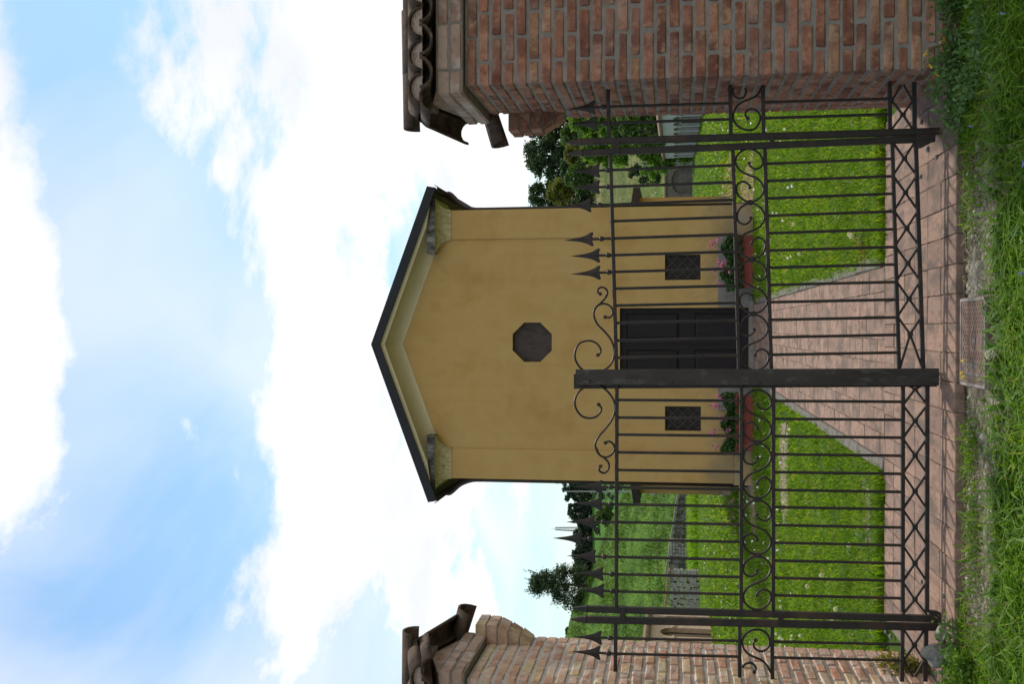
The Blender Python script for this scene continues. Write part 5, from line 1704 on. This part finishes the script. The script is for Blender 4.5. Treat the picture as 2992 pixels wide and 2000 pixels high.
def drain_cover():
    z = -.012
    c = [G(2804, 878, z), G(2805, 1128, z), G(2878, 1133, z), G(2876, 864, z)]
    x0, x1 = (c[1][0] + c[2][0]) / 2, (c[0][0] + c[3][0]) / 2
    y0, y1 = (c[2][1] + c[3][1]) / 2, min((c[0][1] + c[1][1]) / 2, THR_F - .02)
    cx, cy = (x0 + x1) / 2, (y0 + y1) / 2
    root = thing('drain_cover', (cx, cy, -.1), 'square cast iron drain cover with raised studs and maker\'s lettering', 'drain cover')
    MB().box((x0 - .004, y0 - .004, -.16), (x1 + .004, y1 + .004, z - .010)).build('concrete_collar', 'soil', root)
    fr = MB(); w = .014
    fr.box((x0, y0, z - .03), (x0 + w, y1, z)); fr.box((x1 - w, y0, z - .03), (x1, y1, z)); fr.box((x0 + w, y0, z - .03), (x1 - w, y0 + w, z)); fr.box((x0 + w, y1 - w, z - .03), (x1 - w, y1, z))
    fr.build('frame', 'castrim', root)
    pl = MB().box((x0 + w + .002, y0 + w + .002, z - .03), (x1 - w - .002, y1 - w - .002, z - .004)).build('plate', 'castiron', root)
    st = MB(); nx, ny = 18, 9
    ex0, ex1, ey0, ey1 = x0 + .032, x1 - .032, y0 + .032, y1 - .032
    for i in range(nx):
        for j in range(ny):
            X = lerp(ex0, ex1, i / (nx - 1)); Yy = lerp(ey0, ey1, (j + (.5 if i % 2 else 0)) / ny)
            if X < x0 + .125 and .25 < (Yy - y0) / (y1 - y0) < .85: continue
            if abs(X - cx) < .05 and (Yy - y0) / (y1 - y0) < .62: continue
            st.lathe((X, Yy, z - .005), [(.0085, 0), (.0075, .0035), (.004, .005)], 8)
    st.build('studs', 'castiron', pl, kind='stuff')
    # oval badge and lifting slot
    n = 28
    mb = MB(); ring = [Vector((cx + .010 + .042 * math.cos(2 * math.pi * k / n), y0 + .19 + .033 * math.sin(2 * math.pi * k / n), z - .003)) for k in range(n + 1)]
    mb.tube(ring, .0028, 5, cap=False); mb.build('badge_ring', 'castiron', pl)
    MB().box((cx - .03, y0 + .035, z - .006), (cx + .03, y0 + .050, z - .0025)).build('lifting_slot', 'brownmetal', pl)

    def text(s, x, y, size, rot):
        cu = bpy.data.curves.new('t', 'FONT'); cu.body = s; cu.size = size; cu.extrude = .002; cu.align_x = 'CENTER'; cu.align_y = 'CENTER'; cu.resolution_u = 2
        to = bpy.data.objects.new('t', cu); COL.objects.link(to)
        dg = bpy.context.evaluated_depsgraph_get(); me = bpy.data.meshes.new_from_object(to.evaluated_get(dg))
        COL.objects.unlink(to); bpy.data.objects.remove(to)
        me.materials.clear(); me.materials.append(MT['castrim'])
        o = bpy.data.objects.new('lettering', me)
        b = base_of(pl); o.location = (x - b.x, y - b.y, z - .003 - b.z); o.rotation_euler = (0, 0, rot)
        link(o, pl)
    # read from the side, as cast into the plate
    text('MONTINI', x0 + .095, y0 + .215, .042, -math.pi / 2)
    text('M', x0 + .097, y0 + .345, .05, -math.pi / 2)
    # worn cast marks too shallow to read
    mk = MB(); rg = random.Random(2)
    for k in range(9): mk.box((x0 + .046, y0 + .10 + k * .028, z - .004), (x0 + .066, y0 + .10 + k * .028 + rg.uniform(.009, .018), z - .0012))
    for k in range(4): mk.box((cx - .004, y0 + .168 + k * .012, z - .004), (cx + .016, y0 + .168 + k * .012 + .007, z - .0012))
    for k in range(2): mk.box((cx, y0 + .105 + k * .014, z - .004), (cx + .02, y0 + .105 + k * .014 + .008, z - .0012))
    mk.build('cast_marks', 'castrim', pl)
    # cement skirt beside the cover
    rng = np.random.default_rng(5)
    sk = MB(); n = 14
    ring = [(x1 + .12 + .13 * math.cos(2 * math.pi * k / n) * (1 + .2 * math.sin(3 * k)), cy + .10 + .15 * math.sin(2 * math.pi * k / n) * (1 + .15 * math.cos(2 * k)), 0) for k in range(n)]
    sk.loft([[(x, y, -.09) for x, y, _ in ring], [(lerp(x, x1 + .12, .2), lerp(y, cy + .1, .2), -.052) for x, y, _ in ring], [(lerp(x, x1 + .12, .75), lerp(y, cy + .1, .75), -.040) for x, y, _ in ring]])
    o = sk.build('cement_patch', 'concrete')
    tag(o, 'rough patch of old cement beside the drain cover', 'cement patch')


drain_cover()


def weeds():
    # bluish herb bushes against the shaded pier, fresh herbs by the other pier
    def herb(name, label, x, y, w, h, mat, seed, n, leaf, flowers=None, group=None, stems=10, z=None):
        rng = np.random.default_rng(seed)
        zb = gz(x, y) if z is None else z
        root = thing(name, (x, y, zb), label, 'plant', group)
        mb = MB(); tips = []
        for k in range(stems):
            a = rng.uniform(0, 2 * np.pi); r = w / 2 * rng.uniform(.3, 1)
            t = np.array([x + math.cos(a) * r, y + math.sin(a) * r * .7, zb + h * rng.uniform(.5, 1.05)])
            mb.tube([(x + math.cos(a) * r * .3, y + math.sin(a) * r * .3, zb - .01), tuple((np.array([x, y, zb]) * .35 + t * .65) + [0, 0, .02 * h]), tuple(t)], [.0028, .002, .0012], 4)
            tips.append(t)
        mb.build('stems', 'stem', root)
        tips = np.array(tips)
        q = tips[rng.integers(0, stems, n)]
        u = rng.uniform(.15, 1.02, n)[:, None]
        p = np.array([x, y, zb]) * (1 - u) + q * u + rng.normal(0, .022, (n, 3))
        p[:, 2] = np.maximum(p[:, 2], zb + .005)
        np_mesh('leaves', *leaves(p, leaf, rng, .55), mat, root, 'stuff')
        if flowers:
            for k in range(flowers[1]):
                c = tips[k % stems] + [0, 0, .01]
                np_mesh('flower', *leaves(c + rng.normal(0, .007, (9, 3)), .016, rng, .8), flowers[0], root)
        return root
    gR = 'herbs at the foot of the shaded pier'
    for i, (px, py, w, h, n, lab) in enumerate(((2770, 60, .34, .18, 600, 'dark leafy herb in the shade close against the red brick pier'),
                                                (2800, 160, .32, .12, 480, 'dense green herb patch in front of the red brick pier'),
                                                (2775, 250, .32, .19, 480, 'grey-green herb with pale seed heads at the pier corner'),
                                                (2770, 335, .28, .14, 480, 'grey-green herb bush covering the corner of the threshold'),
                                                (2830, 330, .32, .10, 420, 'low grey-green herb spreading on the verge beside the hinge post'),
                                                (2860, 200, .38, .10, 420, 'low mixed herbs on the verge before the red pier'),
                                                (2890, 90, .38, .11, 420, 'tall verge herbs well in front of the red pier'))):
        q = G(px, py, -.04)
        herb('herb_bush', lab, q[0], min(q[1], 5.5), w, h, 'leaf_herb', 100 + i, n, .030, ('petal_yellow', 6) if i == 2 else None, gR, 12)
    for i, (px, py, w, h, n, mat, lab) in enumerate(((2790, 1945, .28, .12, 450, 'leaf_herb', 'green clover-like herb at the foot of the pale pier'),
                                                     (2805, 1880, .30, .12, 600, 'leaf_herb', 'low green herb in front of the grey boulder'),
                                                     (2850, 1960, .34, .15, 600, 'leaf_bright', 'bright broad-leaved weed before the pale pier'))):
        q = G(px, py, -.04)
        herb('herb_bush', lab, q[0], min(q[1], 5.5), w, h, mat, 120 + i, n, .030, ('petal_blue', 3) if i == 0 else None, 'herbs at the foot of the pale pier', 12)
    q = P(2620, 1948, 6.05)
    herb('yellowing_weed', 'yellowing weed growing on the threshold behind the iron lattice by the pale pier', q[0], 6.02, .26, .30, 'leaf_weed', 140, 700, .026, None, None, 14, z=0.)
    q = G(2528, 760)
    herb('path_weed', 'low weed creeping from the kerb onto the path', q[0] + .05, q[1], .34, .05, 'leaf_weed', 141, 350, .02, None, None, 12, z=0.)
    # blue flowers in the verge
    rng = np.random.default_rng(77)
    for (x, y) in ((2838, 366), (2926, 38), (2980, 799), (2990, 480)):
        q = G(x, y, .0)
        r = thing('blue_flower', (q[0], q[1], gz(q[0], q[1])), 'small blue flower on a thin stem in the verge', 'flower', 'blue flowers in the verge')
        MB().tube([(q[0], q[1], gz(q[0], q[1])), (q[0], q[1], .0)], .0015, 4).build('stem', 'stem', r)
        np_mesh('petals', *leaves(np.array(q) + rng.normal(0, .004, (10, 3)), .010, rng, .8), 'petal_blue', r)
    # dandelion clocks on the lawn
    gD = 'dandelion clocks on the lawn'
    for (x, y) in ((2484, 685), (2488, 690), (2335, 743), (2399, 1682), (2358, 1715), (2281, 1775), (2442, 1782), (2431, 1815), (2268, 1854), (2279, 1866), (2286, 1871), (2312, 1872), (2338, 1860), (2280, 1888), (2355, 1902), (2318, 655), (2238, 315), (2480, 1594)):
        q = G(x, y, .09)
        r = thing('dandelion_clock', (q[0], q[1], -.02), 'white dandelion seed head in the lawn', 'dandelion', gD)
        MB().tube([(q[0], q[1], -.02), (q[0], q[1], .085)], .0018, 5).build('stem', 'stem', r)
        d = rng.normal(0, 1, (90, 3)); d /= np.linalg.norm(d, axis=1)[:, None]
        np_mesh('seed_head', *leaves(np.array([q[0], q[1], .09]) + d * .017, .013, rng, .7), 'fluff', r)
    q = G(2895, 1037, .0)
    r = thing('dandelion_clock', (q[0], q[1], gz(q[0], q[1])), 'large ragged dandelion clock right beside the drain cover', 'dandelion')
    MB().tube([(q[0], q[1], gz(q[0], q[1])), (q[0], q[1], .0)], .002, 5).build('stem', 'stem', r)
    d = rng.normal(0, 1, (120, 3)); d /= np.linalg.norm(d, axis=1)[:, None]
    np_mesh('seed_head', *leaves(np.array(q) + d * .02, .015, rng, .7), 'fluff', r)
    for (x, y, h) in ((2818, 1090, .10), (2868, 1111, .10), (2832, 1055, .12)):
        q = G(x, y, .05)
        zb = gz(q[0], 5.0)
        r = thing('yellow_flower', (q[0], 5.0, zb), 'thin-stemmed yellow flower leaning over the drain cover', 'flower', 'yellow flowers by the drain cover')
        MB().tube(spline([(q[0] - .03, 5.0, zb), (q[0] - .015, 5.02, zb + .08), (q[0], 5.04, zb + .14)], 4), .0014, 4).build('stem', 'stem', r)
        np_mesh('petals', *leaves(np.array([q[0], 5.04, zb + .14]) + rng.normal(0, .004, (12, 3)), .012, rng, .8), 'petal_yellow', r)


weeds()
